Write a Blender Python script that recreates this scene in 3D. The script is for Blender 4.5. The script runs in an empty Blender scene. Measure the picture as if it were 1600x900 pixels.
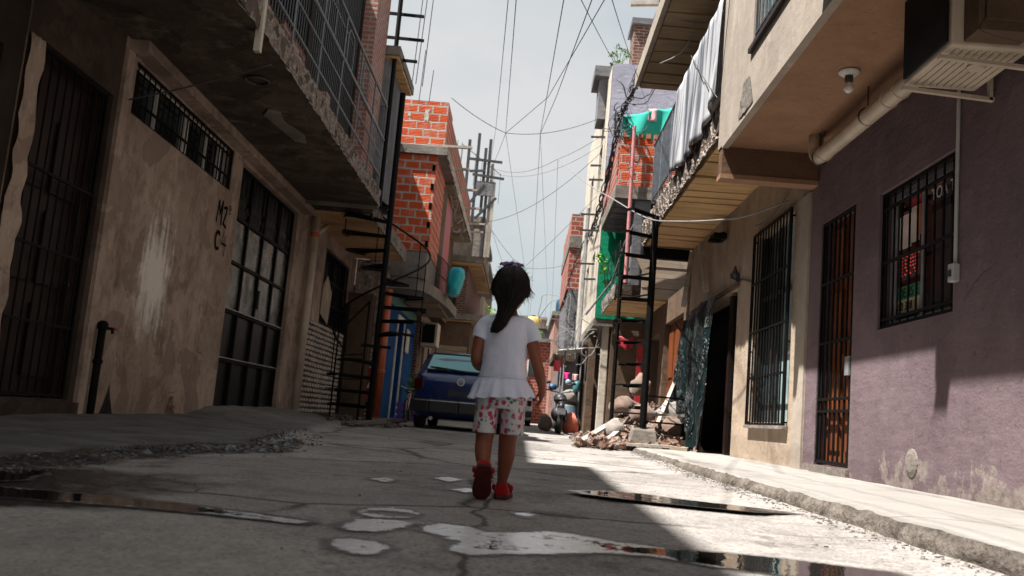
import bpy, bmesh, math, random
import numpy as np
from mathutils import Vector, Matrix, noise as mnoise
R_ = math.radians
random.seed(7)
scene = bpy.context.scene
COL = scene.collection
ORG = {}

# ------------------------------------------------------------------ objects
def thing(name, label, cat, loc=(0, 0, 0), group=None, kind=None):
    o = bpy.data.objects.new(name, None)
    COL.objects.link(o)
    o.location = loc
    o.empty_display_size = 0.1
    ORG[o] = Vector(loc)
    tag(o, label, cat, group, kind)
    return o

def tag(o, label=None, cat=None, group=None, kind=None):
    if label: o['label'] = label
    if cat: o['category'] = cat
    if group: o['group'] = group
    if kind: o['kind'] = kind
    return o

def copy_tree(o, parent=None):
    c = o.copy()
    COL.objects.link(c)
    c.parent = parent
    for ch in list(o.children):
        copy_tree(ch, c)
    return c

def vn(x, y, z, s=1.0):
    return mnoise.noise(Vector((x * s, y * s, z * s)))

class MB:
    """collects geometry in world coordinates, then links it as one mesh object"""
    def __init__(s):
        s.v = []; s.f = []; s.mi = []; s.cur = 0
    def add(s, vs, fs):
        b = len(s.v)
        s.v += [tuple(p) for p in vs]
        s.f += [tuple(i + b for i in f) for f in fs]
        s.mi += [s.cur] * len(fs)
        return s
    def box(s, x0, x1, y0, y1, z0, z1):
        if x0 > x1: x0, x1 = x1, x0
        if y0 > y1: y0, y1 = y1, y0
        if z0 > z1: z0, z1 = z1, z0
        vs = [(x, y, z) for z in (z0, z1) for y in (y0, y1) for x in (x0, x1)]
        return s.add(vs, [(0, 2, 3, 1), (4, 5, 7, 6), (0, 1, 5, 4), (2, 6, 7, 3), (0, 4, 6, 2), (1, 3, 7, 5)])
    def obox(s, c, ax, ay, az):
        c = Vector(c); ax = Vector(ax); ay = Vector(ay); az = Vector(az)
        vs = [c + ax * i + ay * j + az * k for k in (-1, 1) for j in (-1, 1) for i in (-1, 1)]
        return s.add(vs, [(0, 2, 3, 1), (4, 5, 7, 6), (0, 1, 5, 4), (2, 6, 7, 3), (0, 4, 6, 2), (1, 3, 7, 5)])
    def bar(s, p0, p1, w, h=None, up=(0, 0, 1)):
        h = h or w
        p0 = Vector(p0); p1 = Vector(p1); d = (p1 - p0)
        L = d.length; d.normalize(); up = Vector(up)
        if abs(d.dot(up)) > .97: up = Vector((1, 0, 0)) if abs(d.x) < .9 else Vector((0, 1, 0))
        a = d.cross(up).normalized(); b = a.cross(d).normalized()
        return s.obox((p0 + p1) / 2, a * w / 2, d * L / 2, b * h / 2)
    def tube(s, pts, r, n=8, cap=True, closed=False):
        pts = [Vector(p) for p in pts]
        m = len(pts)
        rs = r if isinstance(r, (list, tuple)) else [r] * m
        tang = []
        for i in range(m):
            if closed: t = pts[(i + 1) % m] - pts[i - 1]
            else: t = pts[min(i + 1, m - 1)] - pts[max(i - 1, 0)]
            tang.append(t.normalized())
        t0 = tang[0]
        a = t0.cross(Vector((0, 0, 1)))
        if a.length < .05: a = t0.cross(Vector((1, 0, 0)))
        a.normalize()
        vs = []; fs = []
        for i in range(m):
            t = tang[i]
            a = (a - t * a.dot(t)).normalized()
            b = t.cross(a)
            for k in range(n):
                q = 2 * math.pi * k / n
                vs.append(pts[i] + (a * math.cos(q) + b * math.sin(q)) * rs[i])
        mm = m if closed else m - 1
        for i in range(mm):
            for k in range(n):
                i2 = (i + 1) % m; k2 = (k + 1) % n
                fs.append((i * n + k, i * n + k2, i2 * n + k2, i2 * n + k))
        if cap and not closed:
            fs.append(tuple(range(n))[::-1]); fs.append(tuple((m - 1) * n + k for k in range(n)))
        return s.add(vs, fs)
    def ball(s, c, rx, ry=None, rz=None, nu=14, nv=9, rot=None):
        ry = ry or rx; rz = rz or rx
        c = Vector(c); vs = []; fs = []
        for j in range(nv + 1):
            th = math.pi * j / nv
            for i in range(nu):
                ph = 2 * math.pi * i / nu
                p = Vector((rx * math.sin(th) * math.cos(ph), ry * math.sin(th) * math.sin(ph), rz * math.cos(th)))
                if rot: p = rot @ p
                vs.append(c + p)
        for j in range(nv):
            for i in range(nu):
                i2 = (i + 1) % nu
                fs.append((j * nu + i, (j + 1) * nu + i, (j + 1) * nu + i2, j * nu + i2))
        return s.add(vs, fs)
    def lathe(s, c, prof, n=16, axis='z'):
        c = Vector(c); vs = []; fs = []
        for (r, h) in prof:
            for k in range(n):
                q = 2 * math.pi * k / n
                u, w = r * math.cos(q), r * math.sin(q)
                p = {'z': (u, w, h), 'x': (h, u, w), 'y': (w, h, u)}[axis]
                vs.append(c + Vector(p))
        for i in range(len(prof) - 1):
            for k in range(n):
                k2 = (k + 1) % n
                fs.append((i * n + k, i * n + k2, (i + 1) * n + k2, (i + 1) * n + k))
        fs.append(tuple(range(n))[::-1]); fs.append(tuple((len(prof) - 1) * n + k for k in range(n)))
        return s.add(vs, fs)
    def loft(s, rings, cap=True):
        n = len(rings[0]); vs = []; fs = []
        for r in rings: vs += list(r)
        for i in range(len(rings) - 1):
            for k in range(n):
                k2 = (k + 1) % n
                fs.append((i * n + k, i * n + k2, (i + 1) * n + k2, (i + 1) * n + k))
        if cap:
            fs.append(tuple(range(n))[::-1]); fs.append(tuple((len(rings) - 1) * n + k for k in range(n)))
        return s.add(vs, fs)
    def quad(s, a, b, c, d):
        return s.add([a, b, c, d], [(0, 1, 2, 3)])
    def poly(s, pts):
        return s.add(pts, [tuple(range(len(pts)))])
    def prism(s, pts, d):
        d = Vector(d); n = len(pts)
        a = [Vector(p) for p in pts]; b = [p + d for p in a]
        fs = [tuple(range(n))[::-1], tuple(range(n, 2 * n))]
        for i in range(n):
            j = (i + 1) % n
            fs.append((i, j, n + j, n + i))
        return s.add(a + b, fs)
    def sheet(s, fn, nu, nv):
        vs = [fn(i / nu, j / nv) for j in range(nv + 1) for i in range(nu + 1)]
        fs = [(j * (nu + 1) + i, j * (nu + 1) + i + 1, (j + 1) * (nu + 1) + i + 1, (j + 1) * (nu + 1) + i)
              for j in range(nv) for i in range(nu)]
        return s.add(vs, fs)
    def build(s, name, mats, parent=None, smooth=False, bevel=0, fix=True, origin=None, solid=0):
        if not isinstance(mats, (list, tuple)): mats = [mats]
        org = ORG.get(parent, None) if parent is not None else None
        if org is None:
            org = Vector(origin) if origin is not None else Vector((0, 0, 0))
        me = bpy.data.meshes.new(name)
        me.from_pydata([(v[0] - org.x, v[1] - org.y, v[2] - org.z) for v in s.v], [], s.f)
        for m in mats: me.materials.append(m)
        if len(mats) > 1: me.polygons.foreach_set('material_index', s.mi)
        if fix:
            bm = bmesh.new(); bm.from_mesh(me)
            bmesh.ops.recalc_face_normals(bm, faces=bm.faces[:])
            bm.to_mesh(me); bm.free()
        uv = me.uv_layers.new(name='UVMap')
        nl = len(me.loops)
        co = np.empty(len(me.vertices) * 3); me.vertices.foreach_get('co', co); co = co.reshape(-1, 3) + np.array(org)
        li = np.empty(nl, int); me.loops.foreach_get('vertex_index', li)
        pn = np.empty(len(me.polygons) * 3); me.polygons.foreach_get('normal', pn); pn = np.abs(pn.reshape(-1, 3))
        lt = np.empty(len(me.polygons), int); me.polygons.foreach_get('loop_total', lt)
        dom = np.repeat(np.argmax(pn, 1), lt)
        P = co[li]
        U = np.where(dom == 0, P[:, 1], P[:, 0]); V = np.where(dom == 2, P[:, 1], P[:, 2])
        uv.data.foreach_set('uv', np.stack([U, V], 1).astype(np.float32).ravel())
        if smooth: me.polygons.foreach_set('use_smooth', [True] * len(me.polygons))
        o = bpy.data.objects.new(name, me)
        COL.objects.link(o)
        if parent is not None:
            o.parent = parent
            ORG[o] = ORG[parent]
        else:
            o.location = org
            ORG[o] = org
        if solid:
            md = o.modifiers.new('thick', 'SOLIDIFY'); md.thickness = solid; md.offset = 0
        if bevel:
            md = o.modifiers.new('bevel', 'BEVEL'); md.width = bevel; md.segments = 2; md.limit_method = 'ANGLE'
        return o

def remesh(o, voxel, smooth_it=4, disp=None):
    md = o.modifiers.new('r', 'REMESH'); md.mode = 'VOXEL'; md.voxel_size = voxel
    if smooth_it:
        sm = o.modifiers.new('s', 'SMOOTH'); sm.iterations = smooth_it; sm.factor = .5
    dg = bpy.context.evaluated_depsgraph_get(); dg.update()
    me = bpy.data.meshes.new_from_object(o.evaluated_get(dg))
    old = o.data; mats = list(old.materials)
    o.modifiers.clear(); o.data = me
    me.materials.clear()
    for m in mats: me.materials.append(m)
    if disp:
        me.update()
        nr = [v.normal.copy() for v in me.vertices]
        for v, n in zip(me.vertices, nr): v.co = v.co + n * disp(v.co)
    me.polygons.foreach_set('use_smooth', [True] * len(me.polygons))
    return o

def text_mesh(txt, size, mat, name, parent, origin, right, up, depth=.002):
    cu = bpy.data.curves.new('t', 'FONT'); cu.body = txt; cu.size = size; cu.extrude = depth
    t = bpy.data.objects.new('t', cu); COL.objects.link(t)
    dg = bpy.context.evaluated_depsgraph_get(); dg.update()
    me = bpy.data.meshes.new_from_object(t.evaluated_get(dg))
    bpy.data.objects.remove(t)
    right = Vector(right).normalized(); up = Vector(up).normalized(); nrm = right.cross(up)
    vs = [Vector(origin) + right * v.co.x + up * v.co.y + nrm * v.co.z for v in me.vertices]
    mb = MB(); mb.add(vs, [tuple(p.vertices) for p in me.polygons])
    bpy.data.meshes.remove(me)
    return mb.build(name, mat, parent, fix=False)

# ------------------------------------------------------------------ materials
class G:
    def __init__(s, name):
        s.m = bpy.data.materials.new(name); s.m.use_nodes = True
        s.nt = s.m.node_tree; s.nt.nodes.clear()
        s.out = s.nt.nodes.new('ShaderNodeOutputMaterial')
        s.b = s.nt.nodes.new('ShaderNodeBsdfPrincipled')
        s.nt.links.new(s.b.outputs[0], s.out.inputs[0])
        s._obj = s._pos = s._uv = None
    def nd(s, t, **kw):
        n = s.nt.nodes.new('ShaderNode' + t)
        for k, v in kw.items(): setattr(n, k, v)
        return n
    def set(s, sock, v):
        if isinstance(v, bpy.types.NodeSocket): s.nt.links.new(v, sock)
        else:
            if isinstance(v, (tuple, list)) and len(v) == 3 and sock.type == 'RGBA': v = (*v, 1)
            sock.default_value = v
    def bs(s, **kw):
        names = dict(col='Base Color', rough='Roughness', metal='Metallic', spec='Specular IOR Level', ior='IOR', normal='Normal',
                     alpha='Alpha', coat='Coat Weight', emit='Emission Color', es='Emission Strength', trans='Transmission Weight',
                     sss='Subsurface Weight', sheen='Sheen Weight')
        for k, v in kw.items(): s.set(s.b.inputs[names[k]], v)
        return s
    @property
    def obj(s):
        if not s._obj: s._obj = s.nd('TexCoord').outputs['Object']
        return s._obj
    @property
    def pos(s):
        if not s._pos: s._pos = s.nd('NewGeometry').outputs['Position']
        return s._pos
    @property
    def uv(s):
        if not s._uv: s._uv = s.nd('TexCoord').outputs['UV']
        return s._uv
    def map(s, vec, scale=(1, 1, 1), loc=(0, 0, 0), rot=(0, 0, 0)):
        n = s.nd('Mapping'); s.set(n.inputs[0], vec)
        n.inputs['Scale'].default_value = scale; n.inputs['Location'].default_value = loc; n.inputs['Rotation'].default_value = rot
        return n.outputs[0]
    def noise(s, scale, detail=5, rough=.55, vec=None, dist=0, col=False):
        n = s.nd('TexNoise'); s.set(n.inputs['Vector'], vec or s.obj)
        n.inputs['Scale'].default_value = scale; n.inputs['Detail'].default_value = detail
        n.inputs['Roughness'].default_value = rough; n.inputs['Distortion'].default_value = dist
        return n.outputs['Color' if col else 'Fac']
    def voro(s, scale, feature='F1', vec=None, out='Distance', rnd=1):
        n = s.nd('TexVoronoi', feature=feature); s.set(n.inputs['Vector'], vec or s.obj)
        n.inputs['Scale'].default_value = scale; n.inputs['Randomness'].default_value = rnd
        return n.outputs[out]
    def rng(s, v, a, b, c=0., d=1.):
        n = s.nd('MapRange'); s.set(n.inputs[0], v)
        for i, q in enumerate((a, b, c, d)): n.inputs[1 + i].default_value = q
        return n.outputs[0]
    def mix(s, f, a, b, mode='MIX'):
        n = s.nd('Mix', data_type='RGBA', blend_type=mode, clamp_factor=True)
        s.set(n.inputs[0], f); s.set(n.inputs[6], a); s.set(n.inputs[7], b)
        return n.outputs[2]
    def ma(s, op, a, b=0., c=None):
        n = s.nd('Math', operation=op); s.set(n.inputs[0], a); s.set(n.inputs[1], b)
        if c is not None: s.set(n.inputs[2], c)
        return n.outputs[0]
    def sep(s, vec):
        n = s.nd('SeparateXYZ'); s.set(n.inputs[0], vec); return n.outputs
    def bump(s, h, strength=.5, dist=.02):
        n = s.nd('Bump'); n.inputs['Strength'].default_value = strength; n.inputs['Distance'].default_value = dist
        s.set(n.inputs['Height'], h)
        s.set(s.b.inputs['Normal'], n.outputs[0]); return s

def plain(name, col, rough=.6, metal=0, spec=.5, var=.25, scale=8, bump=0, **kw):
    g = G(name)
    n = g.noise(scale, 6, .6, vec=g.pos)
    d = tuple(c * (1 - var) for c in col); l = tuple(min(1, c * (1 + var)) for c in col)
    g.bs(col=g.mix(g.rng(n, .3, .7), d, l), rough=g.rng(n, .2, .8, max(.05, rough - .08), min(1, rough + .08)), metal=metal, spec=spec, **kw)
    if bump: g.bump(g.noise(scale * 6, 4, vec=g.pos), bump, .01)
    return g.m

def plaster(name, c1, c2, dirt, streak=.5, pale=None, rough=.85, bump=.35, patch=None, sc=1.0):
    g = G(name)
    p = g.pos
    big = g.noise(.9 * sc, 7, .6, vec=p)
    col = g.mix(g.rng(big, .35, .65), c1, c2)
    st = g.noise(1.0, 9, .72, vec=g.map(p, (2.4, 2.4, .5)), dist=.2)
    col = g.mix(g.ma('MULTIPLY', g.rng(st, .52, .78), streak * .55), col, dirt)
    blot = g.noise(2.3 * sc, 10, .75, vec=g.map(p, (1, 1, .8), (5, 8, 2)))
    col = g.mix(g.ma('MULTIPLY', g.rng(blot, .47, .66), min(1, streak * 1.1)), col, tuple((a + b) * .42 for a, b in zip(c2, dirt)))
    md = g.noise(4.5 * sc, 8, .7, vec=p)
    col = g.mix(g.ma('MULTIPLY', g.rng(md, .55, .75), streak * .9), col, dirt)
    if pale:
        pl = g.noise(1.6 * sc, 6, .65, vec=g.map(p, (2.2, 2.2, .9), (7, 3, 1)))
        col = g.mix(g.rng(pl, .56, .74, 0, .8), col, pale)
    scr = g.noise(1.0, 5, .7, vec=g.map(p, (14, 14, 3.5), (3, 8, 1), (.5, .4, .3)))
    col = g.mix(g.rng(scr, .62, .72, 0, .35), col, tuple(min(1, c * 1.5) for c in c1))
    pit = g.noise(17, 6, .75, vec=p)
    col = g.mix(g.rng(pit, .60, .70, 0, .7), col, tuple(c * .6 for c in dirt))
    fine = g.noise(55, 4, .6, vec=p)
    col = g.mix(g.rng(fine, .3, .75, 0, .4), col, tuple(c * .6 for c in c1))
    cr = g.voro(.8, 'DISTANCE_TO_EDGE', vec=g.mix(.16, p, g.noise(2.2, 4, col=True, vec=p)))
    ck = g.ma('MULTIPLY', g.rng(cr, .0, .005, 1, 0), g.rng(g.noise(.7, 2, vec=p), .56, .62))
    col = g.mix(g.ma('MULTIPLY', ck, .7), col, tuple(c * .5 for c in dirt))
    if patch:
        z = g.sep(p)[2]
        e = g.ma('ADD', z, g.rng(g.noise(2.6, 7, .65, vec=p), .25, .75, .35, -.35))
        k = g.rng(e, patch[1], patch[1] + .03, 1, 0)
        col = g.mix(k, col, g.mix(g.rng(g.noise(20, 5, vec=p), .35, .65), patch[0], tuple(c * .65 for c in patch[0])))
    lay = g.noise(1.3 * sc, 4, .5, vec=g.map(p, (1, 1, 1.2), (6, 2, 9)), dist=.6)
    ed_ = g.rng(g.ma('ADD', lay, g.ma('MULTIPLY', pit, .12)), .615, .63)
    col = g.mix(g.ma('MULTIPLY', ed_, min(.6, streak * .7)), col, tuple((a * .5 + d * .5) for a, d in zip(c2, dirt)))
    g.bs(col=col, rough=rough, spec=.10)
    h = g.ma('ADD', g.ma('MULTIPLY', md, .7), g.ma('MULTIPLY', fine, .25)); h = g.ma('ADD', h, g.ma('MULTIPLY', scr, .5)); h = g.ma('SUBTRACT', h, g.ma('MULTIPLY', ed_, .5 * streak)); h = g.ma('ADD', h, g.ma('MULTIPLY', g.noise(5, 3, vec=g.map(p, (1, 1, 2.5))), .8))
    g.bump(h, bump * 1.1, .025)
    return g

def brickm(name, c1, c2, mortar, w=.33, h=.19, mw=.016, smear=.35, mort2=None, bump=.8, slots=False):
    g = G(name)
    v = g.mix(.05, g.uv, g.mix(.5, g.noise(2.2, 3, col=True, vec=g.pos), g.noise(11, 3, col=True, vec=g.pos)), 'ADD')
    n = g.nd('TexBrick'); g.set(n.inputs['Vector'], v)
    n.inputs['Color1'].default_value = (*c1, 1); n.inputs['Color2'].default_value = (*c2, 1); n.inputs['Mortar'].default_value = (*mortar, 1)
    n.inputs['Scale'].default_value = 1; n.inputs['Mortar Size'].default_value = mw; n.inputs['Mortar Smooth'].default_value = .25
    g.set(n.inputs['Mortar Size'], g.rng(g.noise(3.0, 5, .7, vec=g.pos), .3, .7, mw * .45, mw * 1.7)); n.inputs['Bias'].default_value = 0; n.inputs['Brick Width'].default_value = w; n.inputs['Row Height'].default_value = h
    col = n.outputs[0]
    nn = g.noise(3.5, 8, .7, vec=g.pos)
    col = g.mix(g.rng(nn, .5, .75, 0, smear), col, mort2 or mortar)
    gr = g.noise(24, 6, .7, vec=g.pos)
    col = g.mix(g.rng(gr, .45, .75, 0, .45), col, tuple(c * .35 for c in c1))
    big = g.noise(.8, 4, vec=g.pos)
    col = g.mix(g.rng(big, .5, .75, 0, .35), col, tuple(c * .5 for c in c2))
    if slots:
        gr = g.ma('ADD', gr, g.ma('MULTIPLY', g.ma('SINE', g.ma('MULTIPLY', g.sep(v)[1], 2 * math.pi / .033)), .25))
    g.bs(col=col, rough=.9, spec=.2)
    g.bump(g.ma('ADD', g.ma('MULTIPLY', n.outputs['Fac'], -.8), g.ma('MULTIPLY', gr, .5)), bump, .02)
    return g.m

def wood(name, c1, c2, axis='x', rough=.7, grain=1.0, bump=.3):
    g = G(name)
    sc = {'x': (.7, 9, 9), 'y': (9, .7, 9), 'z': (9, 9, .7)}[axis]
    v = g.map(g.pos, tuple(k * grain for k in sc))
    n = g.noise(1.6, 7, .65, vec=v, dist=.6)
    n2 = g.noise(1.3, 3, vec=g.pos)
    col = g.mix(g.rng(n, .35, .68), c1, c2)
    col = g.mix(g.rng(n2, .45, .7, 0, .6), col, tuple(c * .45 for c in c1))
    g.bs(col=col, rough=rough, spec=.3)
    g.bump(n, bump, .01)
    return g.m

def cloth(name, col, var=.2, sc=6, folds=.4):
    g = G(name)
    n = g.noise(sc, 4, vec=g.pos)
    c = g.mix(g.rng(n, .35, .65), tuple(c * (1 - var) for c in col), col)
    g.bs(col=c, rough=.9, spec=.15, sheen=.2)
    g.bump(g.ma('ADD', g.noise(sc * 1.5, 3, vec=g.pos), g.ma('MULTIPLY', g.noise(300, 2, vec=g.pos), .08)), folds, .03)
    return g.m

M = {}
gp = plaster('tan_plaster', (.50, .385, .315), (.33, .245, .195), (.085, .06, .047), .9, pale=(.62, .50, .43))
# the pale smear of wiped-off paint on the tan wall
v = gp.map(gp.pos, (1, 1 / .42, 1 / .64), (0, -8.64 / .42, -1.40 / .64))
sx = gp.sep(v)
rr = gp.ma('SQRT', gp.ma('ADD', gp.ma('MULTIPLY', sx[1], sx[1]), gp.ma('MULTIPLY', sx[2], sx[2])))
ns = gp.noise(1.0, 9, .75, vec=gp.map(gp.pos, (13, 13, 1.1)))
e = gp.ma('ADD', rr, gp.rng(ns, .28, .72, -.5, .55))
e = gp.ma('ADD', e, gp.rng(gp.noise(7, 8, .7, vec=gp.pos), .3, .7, -.25, .3))
kk = gp.rng(e, .45, 1.05, .85, 0)
prev = gp.b.inputs['Base Color'].links[0].from_socket
gp.bs(col=gp.mix(kk, prev, (.82, .77, .71)))
M['tan'] = gp.m
M['oldtan'] = plaster('old_grimy_dim_plaster', (.10, .073, .057), (.058, .042, .033), (.018, .013, .011), .85).m  # grime plus the dim near corner's shade, both put into this colour
M['grime'] = plaster('grimy_shaded_plaster', (.055, .04, .032), (.03, .022, .018), (.02, .016, .013), .8).m  # dirt and the deep near-left shade are both held in this dark colour
M['purple'] = plaster('purple_plaster', (.205, .148, .161), (.155, .111, .121), (.06, .042, .045), .32, pale=(.215, .165, .177), patch=((.27, .22, .20), .12), bump=.4, sc=.9).m
M['beige'] = plaster('beige_plaster', (.47, .37, .28), (.39, .30, .225), (.17, .12, .085), .55, pale=(.58, .49, .40)).m
M['facade'] = plaster('upper_facade_plaster', (.44, .375, .31), (.36, .305, .255), (.20, .16, .13), .45, pale=(.54, .47, .40), bump=.16).m
M['soffit'] = plaster('soffit_paint', (.37, .215, .132), (.30, .17, .105), (.15, .09, .058), .45, bump=.15).m
M['beam'] = plaster('beam_paint', (.17, .10, .065), (.14, .08, .05), (.06, .04, .03), .4).m
M['cream'] = plaster('cream_plaster', (.62, .56, .47), (.54, .48, .40), (.2, .16, .12), .5).m
M['lilac'] = plaster('lilac_plaster', (.42, .42, .50), (.37, .37, .45), (.22, .21, .24), .45).m
M['green'] = plaster('green_plaster', (.014, .30, .16), (.010, .24, .12), (.01, .08, .04), .35).m
M['blue'] = plaster('blue_plaster', (.015, .10, .30), (.01, .075, .23), (.008, .03, .08), .5).m
M['conc'] = plaster('raw_concrete', (.27, .24, .21), (.20, .175, .15), (.07, .055, .045), .65, pale=(.36, .33, .30), bump=.6).m
M['concd'] = plaster('shaded_slab', (.135, .105, .082), (.07, .054, .043), (.016, .013, .011), .9, pale=(.30, .245, .20), bump=.7).m  # slab concrete darkened in colour for the deep shade under balconies
M['greyc'] = plaster('grey_render', (.24, .24, .25), (.16, .16, .17), (.06, .06, .06), .7).m
M['brown'] = plaster('brown_render', (.17, .115, .08), (.12, .08, .055), (.05, .035, .025), .6).m
M['orange'] = brickm('orange_hollow_brick', (.64, .105, .032), (.48, .075, .026), (.46, .39, .34), .31, .172, .018, .7, slots=True)
M['brickpink'] = brickm('pale_brick', (.40, .17, .13), (.32, .13, .10), (.40, .34, .30), .22, .07, .012, .4)
M['brickred'] = brickm('red_brick', (.36, .085, .05), (.27, .06, .04), (.42, .37, .33), .30, .16, .016, .35)
M['brickdark'] = brickm('dark_brick', (.19, .075, .055), (.13, .05, .04), (.28, .24, .21), .22, .075, .012, .45)
M['brickgrey'] = brickm('dusty_brick', (.64, .54, .46), (.50, .42, .36), (.05, .04, .032), .21, .085, .018, .35, mort2=(.34, .29, .24), bump=1.0)
def rubble_mat(name, cols, sc):
    g = G(name)
    c = g.voro(sc, 'F1', vec=g.pos, out='Color')
    f = g.sep(c)[0]
    col = g.mix(g.rng(f, .3, .4), cols[0], cols[1]); col = g.mix(g.rng(f, .62, .7), col, cols[2])
    col = g.mix(g.rng(g.noise(14, 6, .7, vec=g.pos), .45, .7, 0, .75), col, cols[3])
    g.bs(col=col, rough=.95, spec=.15)
    g.bump(g.ma('ADD', g.voro(sc, vec=g.pos), g.noise(30, 5, vec=g.pos)), .9, .05)
    return g.m
M['crumble'] = rubble_mat('crumbled_slab_edge', ((.30, .25, .215), (.23, .165, .135), (.36, .31, .27), (.10, .08, .065)), 27)
M['cobble'] = rubble_mat('rough_rubble_wall', ((.45, .38, .33), (.33, .24, .2), (.5, .44, .4), (.09, .06, .05)), 9)
M['rubble'] = rubble_mat('brick_rubble', ((.24, .165, .13), (.20, .105, .078), (.30, .25, .21), (.10, .075, .06)), 11)
M['joist'] = wood('clay_joist', (.50, .30, .135), (.66, .45, .235), 'x', .85, .8, .5)
M['slabunder'] = wood('board_marked_slab', (.13, .09, .064), (.04, .028, .02), 'x', .9, .45, .6)
M['joistd'] = wood('dusty_joist', (.26, .19, .115), (.36, .28, .18), 'x', .9, .8, .5)
M['board'] = wood('weathered_board', (.30, .23, .17), (.42, .34, .27), 'x', .85)
M['plank'] = wood('grey_plank', (.36, .31, .26), (.50, .45, .39), 'y', .85)
M['door'] = wood('varnished_door', (.22, .062, .020), (.12, .034, .012), 'z', .45)
M['doord'] = wood('dark_door', (.022, .008, .005), (.010, .004, .003), 'z', .5)
M['black'] = plain('black_iron', (.004, .004, .004), .6, .0, spec=.12, var=.4, scale=20)
M['iron'] = plain('grey_iron', (.06, .06, .064), .45, .5, var=.35, scale=18)
M['galv'] = plain('galvanised', (.42, .43, .45), .45, .6, var=.2, scale=9)
M['railm'] = plain('blue_grey_rail', (.13, .145, .165), .4, .3, var=.3, scale=15)
M['gate'] = plain('gate_sheet', (.006, .006, .006), .4, .0, spec=.2, var=.5, scale=3, bump=.1)
M['pipe'] = plain('cream_pvc', (.50, .41, .32), .45, var=.2, scale=4)
M['pipeo'] = plain('orange_pvc', (.52, .12, .045), .5, var=.2, scale=5)
M['pipeg'] = plain('grey_conduit', (.42, .41, .40), .5, var=.15)
M['white'] = plain('white_paint', (.70, .69, .66), .5, var=.12)
M['paper'] = plain('paper', (.62, .61, .58), .8, var=.1)
M['acw'] = plain('ac_casing', (.50, .42, .33), .5, var=.15, scale=6)
M['acd'] = plain('ac_grille', (.005, .005, .005), .7, spec=.2, var=.3)
M['wire'] = plain('black_cable', (.05, .052, .056), .6, var=.2)
M['wirew'] = plain('white_cable', (.22, .215, .21), .6, var=.15)
M['glass'] = (lambda g: g.bs(col=g.mix(g.rng(g.noise(2.5, 4, vec=g.pos), .4, .65), (.008, .012, .014), (.03, .045, .05)), rough=.12, spec=.8).m)(G('dark_glass'))
M['glasst'] = (lambda g: g.bs(col=g.mix(g.rng(g.noise(3, 4, vec=g.pos), .4, .65), (.22, .33, .33), (.40, .52, .52)), rough=.15, spec=.8).m)(G('frosted_teal_glass'))
M['glassg'] = (lambda g: g.bs(col=g.mix(g.rng(g.noise(2.2, 5, vec=g.pos), .4, .62), (.006, .007, .007), (.13, .135, .13)), rough=g.rng(g.noise(5, 4, vec=g.pos), .3, .7, .15, .5), spec=.7).m)(G('dusty_gate_glass'))
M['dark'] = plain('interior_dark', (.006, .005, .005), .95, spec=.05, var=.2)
M['teal'] = cloth('teal_tarp', (.035, .45, .36), .15, 3, .2)
M['cyan'] = cloth('cyan_cloth', (.02, .42, .48))
M['redc'] = plain('red_paint', (.28, .012, .02), .5, var=.2)
M['pinkc'] = cloth('pink_cloth', (.75, .05, .28))
M['rosec'] = cloth('rose_cloth', (.75, .45, .45))
M['sheet'] = None
g = G('silver_sheet')
st = g.noise(1.0, 6, .6, vec=g.map(g.pos, (8, 8, .35)))
g.bs(col=g.mix(g.rng(st, .42, .58), (.08, .085, .10), (.46, .46, .475)), rough=.6, spec=.4); g.bump(st, .4, .03)
M['sheet'] = g.m
g = G('black_plastic_sheet')
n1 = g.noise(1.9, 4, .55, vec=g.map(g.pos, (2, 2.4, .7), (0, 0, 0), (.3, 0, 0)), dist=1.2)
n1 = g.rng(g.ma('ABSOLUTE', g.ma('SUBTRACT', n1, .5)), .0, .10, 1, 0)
g.bs(col=g.mix(g.rng(n1, .86, 1.0), (.005, .014, .015), (.11, .115, .118)), rough=.38, spec=.35); g.bump(n1, 1.0, .12)  # pale ridge streaks paint the wrinkles' sunlit highlights into the colour
M['blackplastic'] = g.m
M['sack'] = cloth('dusty_sack', (.23, .16, .125), .35, 5, .6)
M['sackw'] = cloth('white_sack', (.30, .265, .235), .25, 5, .6)
M['sacko'] = cloth('orange_bag', (.72, .20, .13), .25, 6, .5)
M['leaf'] = (lambda g: g.bs(col=g.mix(g.noise(9, 2, vec=g.pos), (.03, .085, .015), (.10, .20, .03)), rough=.6, spec=.3).m)(G('leaf'))
M['leafb'] = (lambda g: g.bs(col=g.mix(g.noise(9, 2, vec=g.pos), (.10, .26, .02), (.22, .42, .05)), rough=.6, spec=.3).m)(G('young_leaf'))
M['tyre'] = plain('tyre_rubber', (.018, .018, .018), .8, var=.3)
M['plastic'] = plain('black_plastic', (.02, .02, .021), .5, var=.2)
M['terracotta'] = plain('terracotta', (.36, .14, .08), .8, var=.25)
M['bulb'] = plain('bulb_glass', (.72, .70, .66), .15, var=.05)
M['tealwall'] = plain('teal_trim', (.04, .16, .15), .6)
def emis(name, col, s):
    g = G(name); g.bs(col=(.02, .02, .02), emit=(*col, 1), es=s); return g.m
M['led'] = emis('red_led', (1, .08, .06), .2)
M['grit'] = plain('grit_mix', (.17, .15, .135), .95, spec=.15, var=.65, scale=25)
M['lamp'] = emis('lit_lamp', (1, .9, .75), 2.5)
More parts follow.
